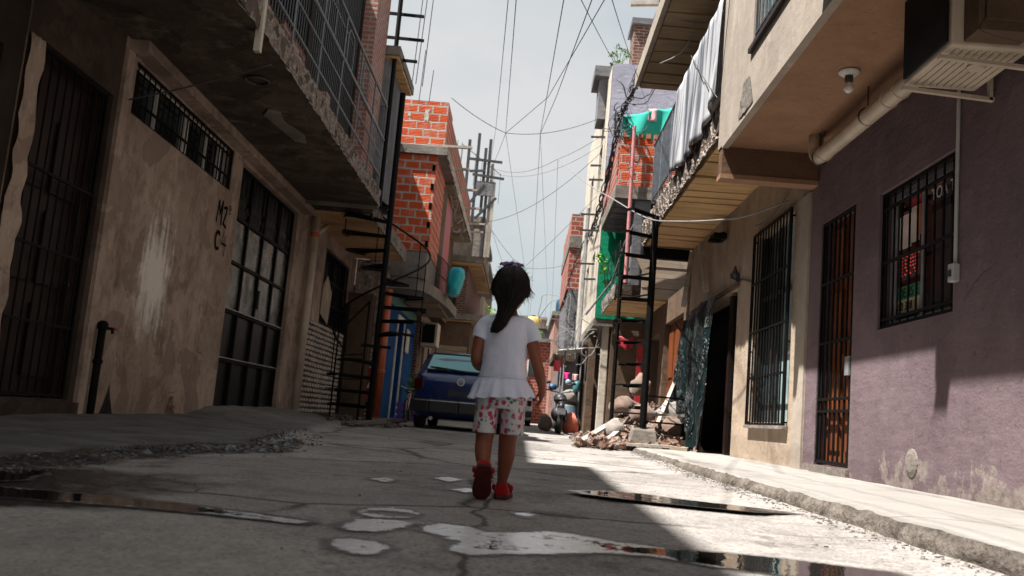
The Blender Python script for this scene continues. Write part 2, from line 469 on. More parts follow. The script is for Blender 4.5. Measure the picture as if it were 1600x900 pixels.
# ------------------------------------------------------------------ ground
def apron_edge(y):
    if y < 4.8: e = -1.88 + .05 * math.sin(y * 1.3)
    elif y < 5.8: e = -1.88 + (y - 4.8) * .28
    else: e = -1.60 - (y - 5.8) * .13
    e = max(e, -2.5)
    return e + .07 * vn(y * 2.1, 3.3, 0) + .03 * vn(y * 7, 1.3, 0)
def road_base(y):
    return .0045 * max(0., min(y, 40) - 4) + .0012 * max(0, y - 40)
def ground(x, y):
    z = road_base(y)
    if x > 1.1 and y < 30: z += .02 * min(1, max(0, (x - 1.1) / .3)) * min(1, y / 3)
    if y < 34:
        e = apron_edge(y)
        t = max(0, min(1, (e - x) / .07))
        if t > 0:
            a = .045 + .012 * vn(x * 3, y * 3, 2)
            a += .02 * max(0, min(1, (e - x) / 1.4))
            if 10.0 < y < 16: a += .10 * max(0, min(1, (e - x - .3) / .9)) * max(0, min(1, (y - 10) / .7)) * max(0, min(1, (16 - y) / 2.))
            if y < 6.8: a *= max(.25, min(1, (y - 2.0) / 4.8))
            z += a * t * t * (3 - 2 * t)
        # gravelly ridge of broken surface along the apron's edge
        if 3.2 < y < 9.5:
            d = (x - e) / .09
            z += .035 * math.exp(-d * d) * abs(vn(x * 9, y * 9, 5)) * 1.6
    if y > 6: z += .012 * vn(x * .8, y * .5, 9)
    return z

xs = list(np.arange(-4.0, 1.46, .045)) + [1.6, 2.2, 2.6, 3.2, 4.2, 6, 9, 15, 30, 80, 300]
xs = [-300, -80, -30, -15, -9, -6, -4.8] + xs
ys = [-300, -80, -30, -15, -8, -4, -2, -1] + list(np.arange(0, 10, .045)) + list(np.arange(10, 18, .1)) + list(np.arange(18, 40, .4)) + [42, 46, 52, 60, 80, 120, 200, 400, 900]
gv = [(x, y, ground(x, y)) for y in ys for x in xs]
nx = len(xs)
gf = [(j * nx + i, j * nx + i + 1, (j + 1) * nx + i + 1, (j + 1) * nx + i) for j in range(len(ys) - 1) for i in range(nx - 1)]

g = G('street_concrete')
p = g.pos
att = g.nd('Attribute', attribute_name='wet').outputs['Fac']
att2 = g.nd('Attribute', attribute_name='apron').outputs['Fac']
big = g.noise(.55, 7, .6, vec=p); md = g.noise(3.2, 8, .7, vec=p); fine = g.noise(42, 6, .75, vec=p); peb = g.noise(160, 3, .6, vec=p)
col = g.mix(g.rng(big, .35, .65), (.40, .365, .335), (.29, .264, .242))
col = g.mix(g.rng(md, .48, .72, 0, .75), col, (.13, .113, .10))
col = g.mix(g.rng(g.noise(1.7, 8, .7, vec=g.map(p, (1, 1, 1), (9, 4, 0))), .58, .74, 0, .6), col, (.42, .385, .35))
col = g.mix(g.rng(fine, .42, .75, 0, .7), col, (.09, .08, .072))
col = g.mix(g.rng(g.noise(9, 5, .8, vec=p), .66, .72, 0, .75), col, (.07, .06, .055))
stn = g.noise(1.0, 8, .7, vec=g.map(p, (1.7, .5, 1), (2, 9, 0)))
col = g.mix(g.rng(stn, .50, .66, 0, .65), col, (.10, .09, .082))
col = g.mix(g.rng(g.noise(5.5, 7, .75, vec=g.map(p, (1, .7, 1), (1, 3, 0))), .58, .68, 0, .6), col, (.085, .076, .07))
agg = g.voro(120, vec=p, out='Color'); col = g.mix(g.rng(g.sep(agg)[0], .82, .9, 0, .5), col, (.42, .40, .37)); col = g.mix(g.rng(g.sep(agg)[1], .85, .92, 0, .6), col, (.06, .055, .05))
slabv = g.sep(g.voro(.62, vec=g.mix(.22, p, g.noise(1.4, 6, .6, col=True, vec=p)), out='Color'))
col = g.mix(g.rng(slabv[0], .55, .56, 0, .28), col, (.12, .108, .098)); col = g.mix(g.rng(slabv[1], .62, .63, 0, .22), col, (.40, .37, .34))
oil = g.noise(2.4, 5, .6, vec=g.map(p, (1, .6, 1), (8, 8, 0))); col = g.mix(g.rng(oil, .62, .67, 0, .6), col, (.05, .045, .042))
# cracks
wv = g.mix(.22, p, g.noise(1.4, 6, .6, col=True, vec=p))
cr = g.voro(.62, 'DISTANCE_TO_EDGE', vec=wv)
ckm = g.rng(g.noise(.5, 3, vec=g.map(p, (1, 1, 1), (3, 1, 0))), .42, .5)
ck = g.ma('MULTIPLY', g.rng(cr, .0, .016, 1, 0), ckm)
cr2 = g.voro(2.2, 'DISTANCE_TO_EDGE', vec=wv)
ck2 = g.ma('MULTIPLY', g.rng(cr2, .0, .014, 1, 0), g.rng(g.noise(.9, 3, vec=g.map(p, (1, 1, 1), (13, 6, 0))), .58, .64))
# cast joints between the poured slabs
sp = g.sep(wv)
jn = g.rng(g.ma('ABSOLUTE', g.ma('SUBTRACT', g.ma('FRACT', g.ma('MULTIPLY', g.ma('ADD', sp[1], .35), .38)), .5)), .0, .006, 1, 0)
jx = g.rng(g.ma('ABSOLUTE', g.ma('ADD', sp[0], -.02)), .004, .012, .8, 0)
ckk = g.ma('MAXIMUM', g.ma('MAXIMUM', ck, ck2), g.ma('MAXIMUM', g.ma('MULTIPLY', jn, .7), jx))
col = g.mix(g.ma('MULTIPLY', ckk, .95), col, (.025, .022, .02))
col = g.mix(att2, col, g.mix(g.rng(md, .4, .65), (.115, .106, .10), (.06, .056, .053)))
wetm = g.rng(g.ma('ADD', att, g.rng(md, .3, .7, -.25, .25)), .3, .62)
col = g.mix(wetm, col, g.mix(g.rng(fine, .4, .7), (.018, .016, .015), (.055, .05, .046)))
g.bs(col=col, rough=g.mix(wetm, g.rng(md, .4, .7, .78, .92), (.22, .22, .22)), spec=.35)
h = g.ma('ADD', g.ma('MULTIPLY', fine, .45), g.ma('MULTIPLY', md, .5)); h = g.ma('ADD', h, g.ma('MULTIPLY', peb, .12))
h = g.ma('SUBTRACT', h, g.ma('MULTIPLY', ckk, .9))
h = g.ma('ADD', h, g.ma('MULTIPLY', att, g.ma('MULTIPLY', g.voro(26, vec=p), 1.2)))
g.bump(h, .55, .018)
M['street'] = g.m

me = bpy.data.meshes.new('street_ground'); me.from_pydata(gv, [], gf); me.materials.append(M['street'])
me.polygons.foreach_set('use_smooth', [True] * len(me.polygons))
def sstep(a, b, x):
    t = max(0, min(1, (x - a) / (b - a))); return t * t * (3 - 2 * t)
wet = []; apr = []
PUD = dict(
 P4=[(-0.27, 2.8), (-0.21, 2.88), (-0.11, 2.86), (-0.07, 2.78), (0.01, 2.82), (0.12, 2.93), (0.21, 2.9), (0.31, 2.82), (0.4, 2.78), (0.53, 2.76), (0.68, 2.78), (0.84, 2.75), (1.09, 2.67), (1.04, 2.46), (0.82, 2.4), (0.63, 2.44), (0.48, 2.5), (0.38, 2.57), (0.23, 2.54), (0.11, 2.44), (-0.01, 2.37), (-0.1, 2.3), (-0.15, 2.35), (-0.14, 2.52), (-0.19, 2.62), (-0.24, 2.67)],
 P2=[(-0.48, 2.65), (-0.46, 2.81), (-0.39, 2.89), (-0.28, 2.83), (-0.32, 2.69), (-0.37, 2.57), (-0.44, 2.56)],
 P3=[(-0.45, 2.35), (-0.4, 2.41), (-0.33, 2.39), (-0.29, 2.31), (-0.31, 2.17), (-0.37, 2.17), (-0.41, 2.23)],
 P1=[(-0.5, 3.02), (-0.48, 3.13), (-0.41, 3.21), (-0.34, 3.19), (-0.3, 3.11), (-0.32, 2.98), (-0.39, 2.89), (-0.46, 2.92)],
 P5=[(0.27, 4.56), (0.45, 4.75), (0.65, 4.75), (0.81, 4.6), (1.02, 4.52), (1.2, 4.42), (1.31, 4.32), (1.07, 4.2), (0.74, 4.24), (0.46, 4.32), (0.32, 4.4)],
 P6=[(0.01, 3.4), (0.05, 3.45), (0.08, 3.39), (0.05, 3.28)], P7=[(-0.41, 4.76), (-0.35, 4.94), (-0.27, 4.79), (-0.32, 4.58)],
 P8=[(-0.28, 4.18), (-0.21, 4.33), (-0.16, 4.25), (-0.21, 4.08)], P9=[(-0.68, 4.36), (-0.63, 4.52), (-0.56, 4.43), (-0.59, 4.25)],
 LW=[(-1.86, 3.10), (-1.80, 3.42), (-1.74, 3.55), (-1.66, 3.25), (-1.61, 3.08), (-1.68, 2.9)],
 LC=[(-1.7, 2.85), (-1.38, 2.85), (-1.14, 2.85), (-0.79, 2.75), (-0.57, 2.66), (-0.58, 2.60), (-0.84, 2.64), (-1.04, 2.65), (-1.25, 2.63), (-1.55, 2.6)])
def pdist(x, y, poly):
    best = 9
    n = len(poly)
    for i in range(n):
        ax, ay = poly[i]; bx, by = poly[(i + 1) % n]
        dx, dy = bx - ax, by - ay
        t = max(0, min(1, ((x - ax) * dx + (y - ay) * dy) / (dx * dx + dy * dy)))
        d = math.hypot(x - ax - dx * t, y - ay - dy * t)
        best = min(best, d)
    return best
for (x, y, z) in gv:
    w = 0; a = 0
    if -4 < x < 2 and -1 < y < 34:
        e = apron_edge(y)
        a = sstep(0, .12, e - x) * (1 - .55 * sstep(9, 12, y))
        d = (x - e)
        if 2.6 < y < 9.5:
            w = max(w, math.exp(-(d / .16) ** 2) * (1 - sstep(6.3, 9, y)))
        if y < 4.2: w = max(w, .75 * sstep(-.7, -1.5, x) * sstep(4.2, 3.3, y) * sstep(2.2, 2.6, y))
        if y < 5.2 and x < 1.45:
            for k, pl in PUD.items():
                if abs(x - pl[0][0]) > 1.7: continue
                dd = pdist(x, y, pl)
                rim = .05 if k in ('LC', 'LW') else .02
                w = max(w, (.9 if k in ('LC', 'LW') else .5) * math.exp(-(dd / rim) ** 2))
    wet.append(w); apr.append(a)
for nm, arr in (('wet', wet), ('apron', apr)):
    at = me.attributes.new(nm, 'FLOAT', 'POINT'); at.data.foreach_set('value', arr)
og = bpy.data.objects.new('street', me); COL.objects.link(og); tag(og, kind='structure')

# puddles
g = G('puddle_water')
px_ = g.sep(g.pos)[0]
sh = g.nd('Attribute', attribute_name='shore').outputs['Fac']
sh = g.ma('ADD', sh, g.rng(g.noise(20, 7, .7, vec=g.pos), .25, .75, -.026, .022))
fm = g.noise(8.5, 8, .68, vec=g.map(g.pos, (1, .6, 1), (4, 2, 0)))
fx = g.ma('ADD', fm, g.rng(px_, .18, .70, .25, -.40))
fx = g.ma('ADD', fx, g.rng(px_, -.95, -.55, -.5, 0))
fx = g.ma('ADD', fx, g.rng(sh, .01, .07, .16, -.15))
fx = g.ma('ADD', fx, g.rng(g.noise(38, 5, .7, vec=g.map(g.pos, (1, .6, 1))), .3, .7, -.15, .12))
sky_glint = g.rng(fx, .47, .56)
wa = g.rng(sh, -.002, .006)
wcol = g.mix(sky_glint, (.018, .016, .014), g.mix(g.rng(g.noise(30, 6, .7, vec=g.pos), .3, .6), (.78, .79, .80), (.97, .975, .98)))  # white painted into the water colour for the bright reflected sky
g.bs(col=g.mix(wa, (.05, .045, .04), wcol), rough=g.mix(wa, (.4, .4, .4), g.mix(sky_glint, (.03, .03, .03), (.27, .27, .27))), metal=g.ma('MULTIPLY', wa, g.ma('MULTIPLY', sky_glint, .3)), ior=1.75, spec=.8)
g.bump(g.ma('ADD', g.noise(9, 3, vec=g.pos), g.ma('MULTIPLY', sky_glint, g.ma('MULTIPLY', g.noise(26, 4, vec=g.pos), 2.5))), .16, .01)
g.bs(alpha=g.ma('MAXIMUM', wa, g.rng(sh, -.045, -.004, 0, .7)))
M['water'] = g.m
def inside(x, y, pl):
    c = False; n = len(pl)
    for i in range(n):
        x1, y1 = pl[i]; x2, y2 = pl[(i + 1) % n]
        if (y1 > y) != (y2 > y) and x < (x2 - x1) * (y - y1) / (y2 - y1) + x1: c = not c
    return c
wb = MB(); sdl = []
for k, pl in PUD.items():
    x0 = min(p[0] for p in pl) - .05; x1 = max(p[0] for p in pl) + .05; y0 = min(p[1] for p in pl) - .05; y1 = max(p[1] for p in pl) + .05
    stp = .014; nxx = int((x1 - x0) / stp) + 1; nyy = int((y1 - y0) / stp) + 1
    zm = max(ground(x, y) for x, y in pl) + .0035
    pts = {}; cells = []
    for j in range(nyy + 1):
        for i in range(nxx + 1):
            x = x0 + i * stp; y = y0 + j * stp
            d = pdist(x, y, pl)
            sd = d if inside(x, y, pl) else -d
            if k == 'P1': sd = min(sd, math.hypot((x + .385) / .085, (y - 3.04) / .075) * .05 - .05)
            if sd > -.045: pts[(i, j)] = (x, y, sd)
    idx = {}; vs = []
    for key, (x, y, sd) in pts.items(): idx[key] = len(vs); vs.append((x, y, zm)); 
    for key in pts: sdl.append(pts[key][2])
    fs = [(idx[(i, j)], idx[(i + 1, j)], idx[(i + 1, j + 1)], idx[(i, j + 1)]) for (i, j) in pts if (i + 1, j) in idx and (i, j + 1) in idx and (i + 1, j + 1) in idx]
    wb.add(vs, fs)
ow = wb.build('puddle_water', M['water'], fix=False)
at = ow.data.attributes.new('shore', 'FLOAT', 'POINT'); at.data.foreach_set('value', sdl)
tag(ow, kind='structure')

# sidewalk with its worn kerb, right-hand side
SWZ = .10
g = G('sidewalk_concrete')
p = g.pos
md = g.noise(2.6, 8, .7, vec=p); fine = g.noise(50, 5, .7, vec=p)
col = g.mix(g.rng(g.noise(.7, 5, vec=p), .35, .65), (.33, .31, .285), (.26, .243, .222))
col = g.mix(g.rng(md, .52, .75, 0, .6), col, (.20, .175, .15))
col = g.mix(g.rng(fine, .5, .8, 0, .4), col, (.15, .13, .11))
col = g.mix(g.rng(g.noise(1.0, 8, .72, vec=g.map(p, (2.2, .6, 1), (2, 1, 0))), .52, .66, 0, .7), col, (.14, .12, .105))
jn = g.rng(g.ma('ABSOLUTE', g.ma('SUBTRACT', g.ma('FRACT', g.ma('MULTIPLY', g.sep(g.mix(.012, p, g.noise(3, 3, col=True, vec=p)))[1], .42)), .5)), .0, .005, .8, 0)
col = g.mix(jn, col, (.05, .045, .04))
g.bs(col=col, rough=.9, spec=.25); g.bump(g.ma('SUBTRACT', g.ma('ADD', fine, md), jn), .5, .015)
M['walk'] = g.m
g = G('kerb_concrete')
md = g.noise(6, 8, .75, vec=g.pos)
g.bs(col=g.mix(g.rng(md, .38, .62), (.085, .07, .058), (.22, .19, .16)), rough=.95, spec=.2); g.bump(g.ma('ADD', md, g.noise(40, 5, vec=g.pos)), 1., .03)
M['kerb'] = g.m
def kx(y): return 1.41 + .10 * max(0, (y - 8) / 6) + .018 * vn(y * 1.7, 0, 4) + .012 * vn(y * 8, 0, 7)
def kerb_round(v, y): return .02 * (1 - v)
yy = [-6 + i * .05 for i in range(0, 340)] + [11 + i * .15 for i in range(0, 20)] + [14 + i for i in range(0, 13)]
yy = [y for y in yy if y <= 26]
sw = MB(); kb = MB(); n = len(yy)
cols_x = [0, .05, .12, .3, .6, 1.0]
vs = []
for y in yy:
    for c in cols_x:
        x = kx(y) + .03 + c * (2.9 - kx(y))
        z = SWZ + road_base(y) * .3 + .006 * vn(x * 3, y * 3, 1) - (.012 if c == 0 else 0) * (1 + vn(y * 9, 1, 1))
        vs.append((x, y, z))
nc = len(cols_x)
sw.add(vs, [(j * nc + i, j * nc + i + 1, (j + 1) * nc + i + 1, (j + 1) * nc + i) for j in range(n - 1) for i in range(nc - 1)])
vs = []; rows = 7
for j, y in enumerate(yy):
    top = sw.v[j * nc]
    for r in range(rows):
        t = r / (rows - 1)
        z = top[2] * (1 - t) + (-.02) * t
        x = top[0] - .03 * min(1, t * 3) + .016 * vn(y * 11, t * 4, 3) * (1 if r else 0) + .01 * vn(y * 30, t * 9, 8) * (1 if r else 0)
        vs.append((x, y, z))
kb.add(vs, [(j * rows + i, (j + 1) * rows + i, (j + 1) * rows + i + 1, j * rows + i + 1) for j in range(n - 1) for i in range(rows - 1)])
tag(sw.build('sidewalk', M['walk'], smooth=True), kind='structure')
tag(kb.build('kerb', M['kerb'], smooth=True), kind='structure')

# loose grit and litter along the gutter and the apron's edge: nobody could count it
gb = MB()
rg = random.Random(5)
def chip(c, s):
    q = Matrix.Rotation(rg.uniform(0, 6), 3, 'Z') @ Matrix.Rotation(rg.uniform(-.5, .5), 3, 'X')
    a, b, c2 = [q @ Vector(v) for v in ((s * rg.uniform(.5, 1), 0, 0), (0, s * rg.uniform(.4, .9), 0), (0, 0, s * rg.uniform(.25, .6)))]
    k = len(gb.v)
    gb.obox(Vector(c), a, b, c2)
    for i in range(k, len(gb.v)): gb.v[i] = tuple(Vector(gb.v[i]) + Vector((rg.uniform(-.3, .3), rg.uniform(-.3, .3), rg.uniform(-.3, .3))) * s)
for _ in range(1500):
    y = rg.uniform(2, 12); x = kx(y) - abs(rg.gauss(0, .06)) - .012; chip((x, y, ground(x, y) + .001), .002 + .007 * rg.random() ** 3)
for _ in range(1500):
    y = rg.uniform(3.0, 9); x = apron_edge(y) + rg.gauss(.02, .10); chip((x, y, ground(x, y) + .001), .002 + .012 * rg.random() ** 4)
for _ in range(500):
    y = rg.uniform(2, 16); x = rg.uniform(-3.3, 1.3); chip((x, y, ground(x, y) + .001), .002 + .007 * rg.random() ** 4)
tag(gb.build('gravel', M['grit']), 'loose grit and concrete chips along the gutter and the ragged left apron', 'gravel', kind='stuff')

# ------------------------------------------------------------------ house kit
def wall_x(mb, X, side, y0, y1, z0, z1, ops=(), depth=.14):
    """front face in the plane x=X (side=+1: faces +x), with reveals round each opening (y0,y1,z0,z1)"""
    yb = sorted({y0, y1, *[o[0] for o in ops], *[o[1] for o in ops]}); zb = sorted({z0, z1, *[o[2] for o in ops], *[o[3] for o in ops]})
    for a, b in zip(yb, yb[1:]):
        for c, d in zip(zb, zb[1:]):
            ym, zm = (a + b) / 2, (c + d) / 2
            if any(o[0] < ym < o[1] and o[2] < zm < o[3] for o in ops): continue
            mb.quad((X, a, c), (X, b, c), (X, b, d), (X, a, d))
    for o in ops:
        dp = o[4] if len(o) > 4 else depth
        Xi = X - side * dp
        a, b, c, d = o[:4]
        mb.quad((X, a, c), (X, a, d), (Xi, a, d), (Xi, a, c)); mb.quad((X, b, c), (X, b, d), (Xi, b, d), (Xi, b, c))
        mb.quad((X, a, c), (X, b, c), (Xi, b, c), (Xi, a, c)); mb.quad((X, a, d), (X, b, d), (Xi, b, d), (Xi, a, d))
def ends(mb, Xf, Xb, y0, y1, z0, z1, top=True, bottom=False):
    for y in (y0, y1): mb.quad((Xf, y, z0), (Xb, y, z0), (Xb, y, z1), (Xf, y, z1))
    mb.quad((Xb, y0, z0), (Xb, y1, z0), (Xb, y1, z1), (Xb, y0, z1))
    if top: mb.quad((Xf, y0, z1), (Xb, y0, z1), (Xb, y1, z1), (Xf, y1, z1))
    if bottom: mb.quad((Xf, y0, z0), (Xb, y0, z0), (Xb, y1, z0), (Xf, y1, z0))
def bars_x(X, y0, y1, z0, z1, n, hz=(), r=.007, hr=.009, frame=.012):
    mb = MB()
    for i in range(n):
        y = y0 + (y1 - y0) * (i + .5) / n
        mb.tube([(X, y, z0), (X, y, z1)], r, 6)
    for z in hz: mb.bar((X - .004, y0, z), (X - .004, y1, z), hr * 2.2, hr * 2.2)
    if frame:
        for z in (z0, z1): mb.bar((X, y0, z), (X, y1, z), frame * 1.6)
        for y in (y0, y1): mb.bar((X, y, z0 - frame * .8), (X, y, z1 + frame * .8), frame * 1.6)
    return mb
def rough_edge(X, side, y0, y1, z0, z1, amp=.03, step=.06, rows=5, seed=0):
    """broken face of a slab, as a displaced strip"""
    mb = MB(); n = max(2, int((y1 - y0) / step))
    def fn(u, v):
        y = y0 + (y1 - y0) * u; z = z0 + (z1 - z0) * v
        k = abs(vn(y * 4.5, z * 7, seed)) * .9 + abs(vn(y * 13, z * 17, seed + 3)) * .6
        return (X - side * amp * 1.6 * k + side * .01, y, z + .02 * vn(y * 6, 0, seed) * (1 if v > .5 else .5))
    mb.sheet(fn, n, rows)
    return mb
def joists(mb, x0, x1, y0, y1, z, pitch=.26, thick=.035, gap=.03, seed=1):
    rr = random.Random(seed); y = y0
    while y < y1 - .06:
        w = min(pitch - gap, y1 - y)
        dz = rr.uniform(-.006, .008); s = rr.uniform(-.006, .006)
        mb.obox(((x0 + x1) / 2, y + w / 2, z - thick / 2 + dz), ((x1 - x0) / 2, 0, s), (0, w / 2, rr.uniform(-.004, .004)), (0, 0, thick / 2))
        y += pitch
# ================================================================== LEFT ROW
XL = -3.6
# ---- nearest house, grimy and mostly out of frame
h = thing('grimy_house', 'grimy shade-darkened plaster house with a low overhanging slab, nearest the camera on the left', 'house', (XL, 0, 0))
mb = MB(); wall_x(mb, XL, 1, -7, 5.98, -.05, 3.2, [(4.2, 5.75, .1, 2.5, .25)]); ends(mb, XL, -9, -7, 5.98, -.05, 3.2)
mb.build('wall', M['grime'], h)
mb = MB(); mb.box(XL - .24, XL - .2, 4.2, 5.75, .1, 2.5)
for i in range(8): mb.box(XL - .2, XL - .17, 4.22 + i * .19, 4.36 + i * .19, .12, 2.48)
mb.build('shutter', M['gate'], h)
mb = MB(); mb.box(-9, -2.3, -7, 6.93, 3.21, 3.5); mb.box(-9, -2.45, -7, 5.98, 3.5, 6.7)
mb.build('upper_storey', M['concd'], h)
mb = MB(); mb.box(-2.33, -2.28, 6.87, 6.93, 3.03, 3.49)
mb.build('slab_end_board', M['cream'], h)
mb = rough_edge(-2.3, 1, -7, 6.9, 3.2, 3.5, .03, seed=4); mb.build('slab_edge', M['crumble'], h)

# ---- tan house with barred door, high window, gate and railed balcony
Y0, Y1 = 6.0, 13.95
h = thing('tan_house', 'tan plaster house with a pale paint smear, dark metal gate and railed balcony', 'house', (XL, 6, 0))
DO = (6.22, 7.33, .19, 2.72, .22); HW = (7.68, 10.45, 2.69, 3.17, .16); GA = (10.82, 13.62, .17, 3.14, .14)
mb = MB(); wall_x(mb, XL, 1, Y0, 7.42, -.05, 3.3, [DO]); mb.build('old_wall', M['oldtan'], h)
mb = MB(); wall_x(mb, XL, 1, 7.42, Y1, -.05, 3.3, [HW, GA]); ends(mb, XL, -9, Y0, Y1, -.05, 3.3)
mb.box(XL, XL + .03, 7.43, 7.56, 0.02, 3.18)
mb.build('wall', M['tan'], h)
mb = MB(); mb.box(XL, XL + .16, 7.5, 13.93, 3.19, 3.29); mb.build('beam', M['tan'], h)
# crumbled jamb beside the door
mb = MB(); mb.sheet(lambda u, v: (XL + .02 + .05 * abs(vn(v * 9, u * 3, 1)), 6.0 + .2 * u + (.05 * vn(v * 11, 0, 2) if u > .5 else 0), .1 + 2.6 * v), 6, 40)
mb.build('jamb_render', M['tan'], h)
d = (lambda mb: mb.build('door', M['doord'], h))
mb = MB(); mb.box(XL - .2, XL - .15, 6.24, 7.31, .2, 2.7)
for a, b in ((6.3, 6.72), (6.82, 7.24)):
    for c, e2 in ((.35, .9), (1.05, 1.6), (1.75, 2.3)):
        mb.box(XL - .15, XL - .125, a, b, c, e2)
dr = d(mb)
bars_x(XL - .04, 6.25, 7.3, .22, 2.7, 9, (.75, 1.3, 1.85), .008).build('security_bars', M['black'], dr)
mb = MB(); mb.lathe((XL - .12, 7.2, 1.1), [(.001, 0), (.025, .002), (.025, .05), (.001, .052)], 10, 'x'); mb.build('handle', M['iron'], dr)
mb = MB(); mb.box(XL, XL + .05, 6.1, 7.42, .05, .17); mb.build('door_sill', M['oldtan'], h)
# high window
mb = MB()
for y in (7.7, 8.38, 9.1, 9.18, 9.75, 10.2, 10.42): mb.box(XL - .12, XL - .08, y - .015, y + .015, 2.7, 3.16)
mb.box(XL - .12, XL - .08, 7.69, 10.44, 2.69, 2.72); mb.box(XL - .12, XL - .08, 7.69, 10.44, 3.14, 3.17)
w = mb.build('window', M['white'], h)
mb = MB(); mb.box(XL - .155, XL - .125, 7.68, 10.45, 2.69, 3.17); mb.build('pane', M['glass'], w)
bars_x(XL - .02, 7.7, 10.43, 2.7, 3.16, 22, (2.84, 3.09), .007).build('security_bars', M['black'], w)
# metal gate
mb = MB(); mb.box(XL - .13, XL - .1, 10.83, 13.61, .18, 3.13)
g_ = mb.build('gate', M['gate'], h)
mb = MB()
ys_ = [10.83, 11.52, 12.22, 12.92, 13.61]; zs_ = [.18, .75, 1.35, 1.95, 2.5, 3.13]
for y in ys_: mb.box(XL - .105, XL - .06, y - .022, y + .022, .18, 3.13)
for z in zs_: mb.box(XL - .103, XL - .065, 10.83, 13.61, z - .02, z + .02)
mb.build('gate_frame', M['black'], g_)
mb = MB()
for i in range(4):
    for j in (2, 3): mb.box(XL - .099, XL - .092, ys_[i] + .03, ys_[i + 1] - .03, zs_[j] + .03, zs_[j + 1] - .03)
mb.build('pane', M['glassg'], g_)
mb = MB()
for z in (.77, 1.37): mb.box(XL - .064, XL - .05, 10.85, 13.6, z, z + .012)
mb.build('edge_strip', M['galv'], g_)
mb = MB()
for i in range(14):
    y = 11.0 + i * .19
    mb.tube([(XL - .08, y, 2.53), (XL - .08, y, 2.62), (XL - .08, y + .05, 2.7), (XL - .08, y + .1, 2.62), (XL - .08, y + .06, 2.57)], .008, 5)
    mb.tube([(XL - .08, y, 2.75), (XL - .08, y, 3.1)], .008, 5)
mb.build('scroll_grille', M['iron'], g_)
mb = MB(); mb.bar((XL - .05, 12.26, 1.5), (XL - .05, 12.26, 1.75), .03); mb.build('handle', M['iron'], g_)
# painted lot marks
def ribbon(mb, pts, w, X):
    w *= .5
    for a, b in zip(pts, pts[1:]):
        d = Vector((b[0] - a[0], b[1] - a[1])); L = d.length or 1; nn = Vector((-d.y, d.x)) / L * w; e = d / L * w * .5
        q = [(a[0] - e.x + nn.x, a[1] - e.y + nn.y), (b[0] + e.x + nn.x, b[1] + e.y + nn.y), (b[0] + e.x - nn.x, b[1] + e.y - nn.y), (a[0] - e.x - nn.x, a[1] - e.y - nn.y)]
        ribbon.k += .0004
        mb.poly([(X + ribbon.k, p[0], p[1]) for p in q])
ribbon.k = 0
mb = MB(); X = XL + .003
ribbon(mb, [(10.12, 2.26), (10.155, 2.50), (10.215, 2.36), (10.275, 2.52), (10.28, 2.25)], .038, X)
ribbon(mb, [(10.33, 2.46), (10.43, 2.48), (10.42, 2.41), (10.35, 2.28), (10.45, 2.25)], .034, X)
ribbon(mb, [(10.53 + .024 * math.cos(t), 2.5 + .032 * math.sin(t)) for t in [i * .7 for i in range(10)]], .014, X); ribbon(mb, [(10.51, 2.43), (10.56, 2.44)], .013, X)
ribbon(mb, [(10.23 + .075 * math.cos(t), 2.06 + .10 * math.sin(t)) for t in [.75 + i * .42 for i in range(12)]], .036, X)
ribbon(mb, [(10.40, 2.19), (10.365, 2.05), (10.53, 2.05)], .02, X); ribbon(mb, [(10.48, 2.17), (10.47, 1.92)], .02, X)
mb.build('painted_marks', M['dark'], h)
# stains of old bricks at the wall's foot
mb = MB(); mb.sheet(lambda u, v: (XL + .004 + .012 * (1 - v) * abs(vn(u * 9, v * 9, 1)), 8.03 + (u - .5) * .3 * (1 - v) ** 1.4, .05 + .3 * v), 8, 8); mb.build('tar_patch', M['gate'], h)
mb = MB(); mb.sheet(lambda u, v: (XL + .004 + .02 * abs(vn(u * 19, v * 19, 4)), 9.5 + (u - .5) * .26 * (1 - v * .7), .05 + .22 * v), 8, 8); mb.build('broken_render', M['rubble'], h)
# balcony
mb = MB(); mb.box(-4.0, -2.34, 6.96, 13.3, 3.29, 3.5)
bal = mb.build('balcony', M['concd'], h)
rough_edge(-2.33, 1, 6.97, 13.3, 3.27, 3.52, .035, .05, 6, 2).build('slab_edge', M['crumble'], bal)
mb = MB(); mb.box(-3.6, -2.36, 13.3, 13.36, 3.24, 3.5); mb.build('end_beam', M['conc'], bal)
# pieces of broken underside render
mb = MB()
mb.prism([(-2.85, 9.1, 3.285), (-2.74, 9.16, 3.285), (-2.78, 9.5, 3.285), (-2.66, 9.9, 3.285), (-2.72, 10.25, 3.285), (-2.83, 10.2, 3.285), (-2.9, 9.7, 3.285), (-2.95, 9.3, 3.285)], (0, 0, -.012))
mb.build('render_patch', M['conc'], bal)
mb = MB(); mb.tube([(-2.72 + .11 * math.cos(t * .4), 8.25 + .11 * math.sin(t * .4), 3.275) for t in range(16)], .012, 6, closed=True); mb.build('lamp_ring', M['iron'], bal)
# railing
XR_ = -2.38
mb = MB()
for z, r in ((3.74, .013), (4.02, .011), (4.3, .022), (4.82, .018)): mb.tube([(XR_, 7.0, z), (XR_, 13.3, z)], r, 8)
for y in (7.0, 8.05, 9.1, 10.15, 11.2, 12.25, 13.28): mb.tube([(XR_, y, 3.5), (XR_, y, 4.82)], .013, 8)
for z in (3.74, 4.02, 4.3, 4.82): mb.tube([(XR_, 13.28, z), (-2.62, 13.28, z)], .012, 8)
for k in range(6):     # lattice of the last bay
    y = 12.32 + k * .16
    mb.tube([(XR_, y, 3.76), (XR_, y + .16, 4.28)], .006, 5); mb.tube([(XR_, y + .16, 3.76), (XR_, y, 4.28)], .006, 5)
for y in (9.25, 10.3, 11.35):
    pts = [(XR_, y, 4.34), (XR_, y, 4.66), (XR_, y + .06, 4.74), (XR_, y + .3, 4.74), (XR_, y + .36, 4.66), (XR_, y + .36, 4.34)]
    mb.tube(pts, .007, 6)
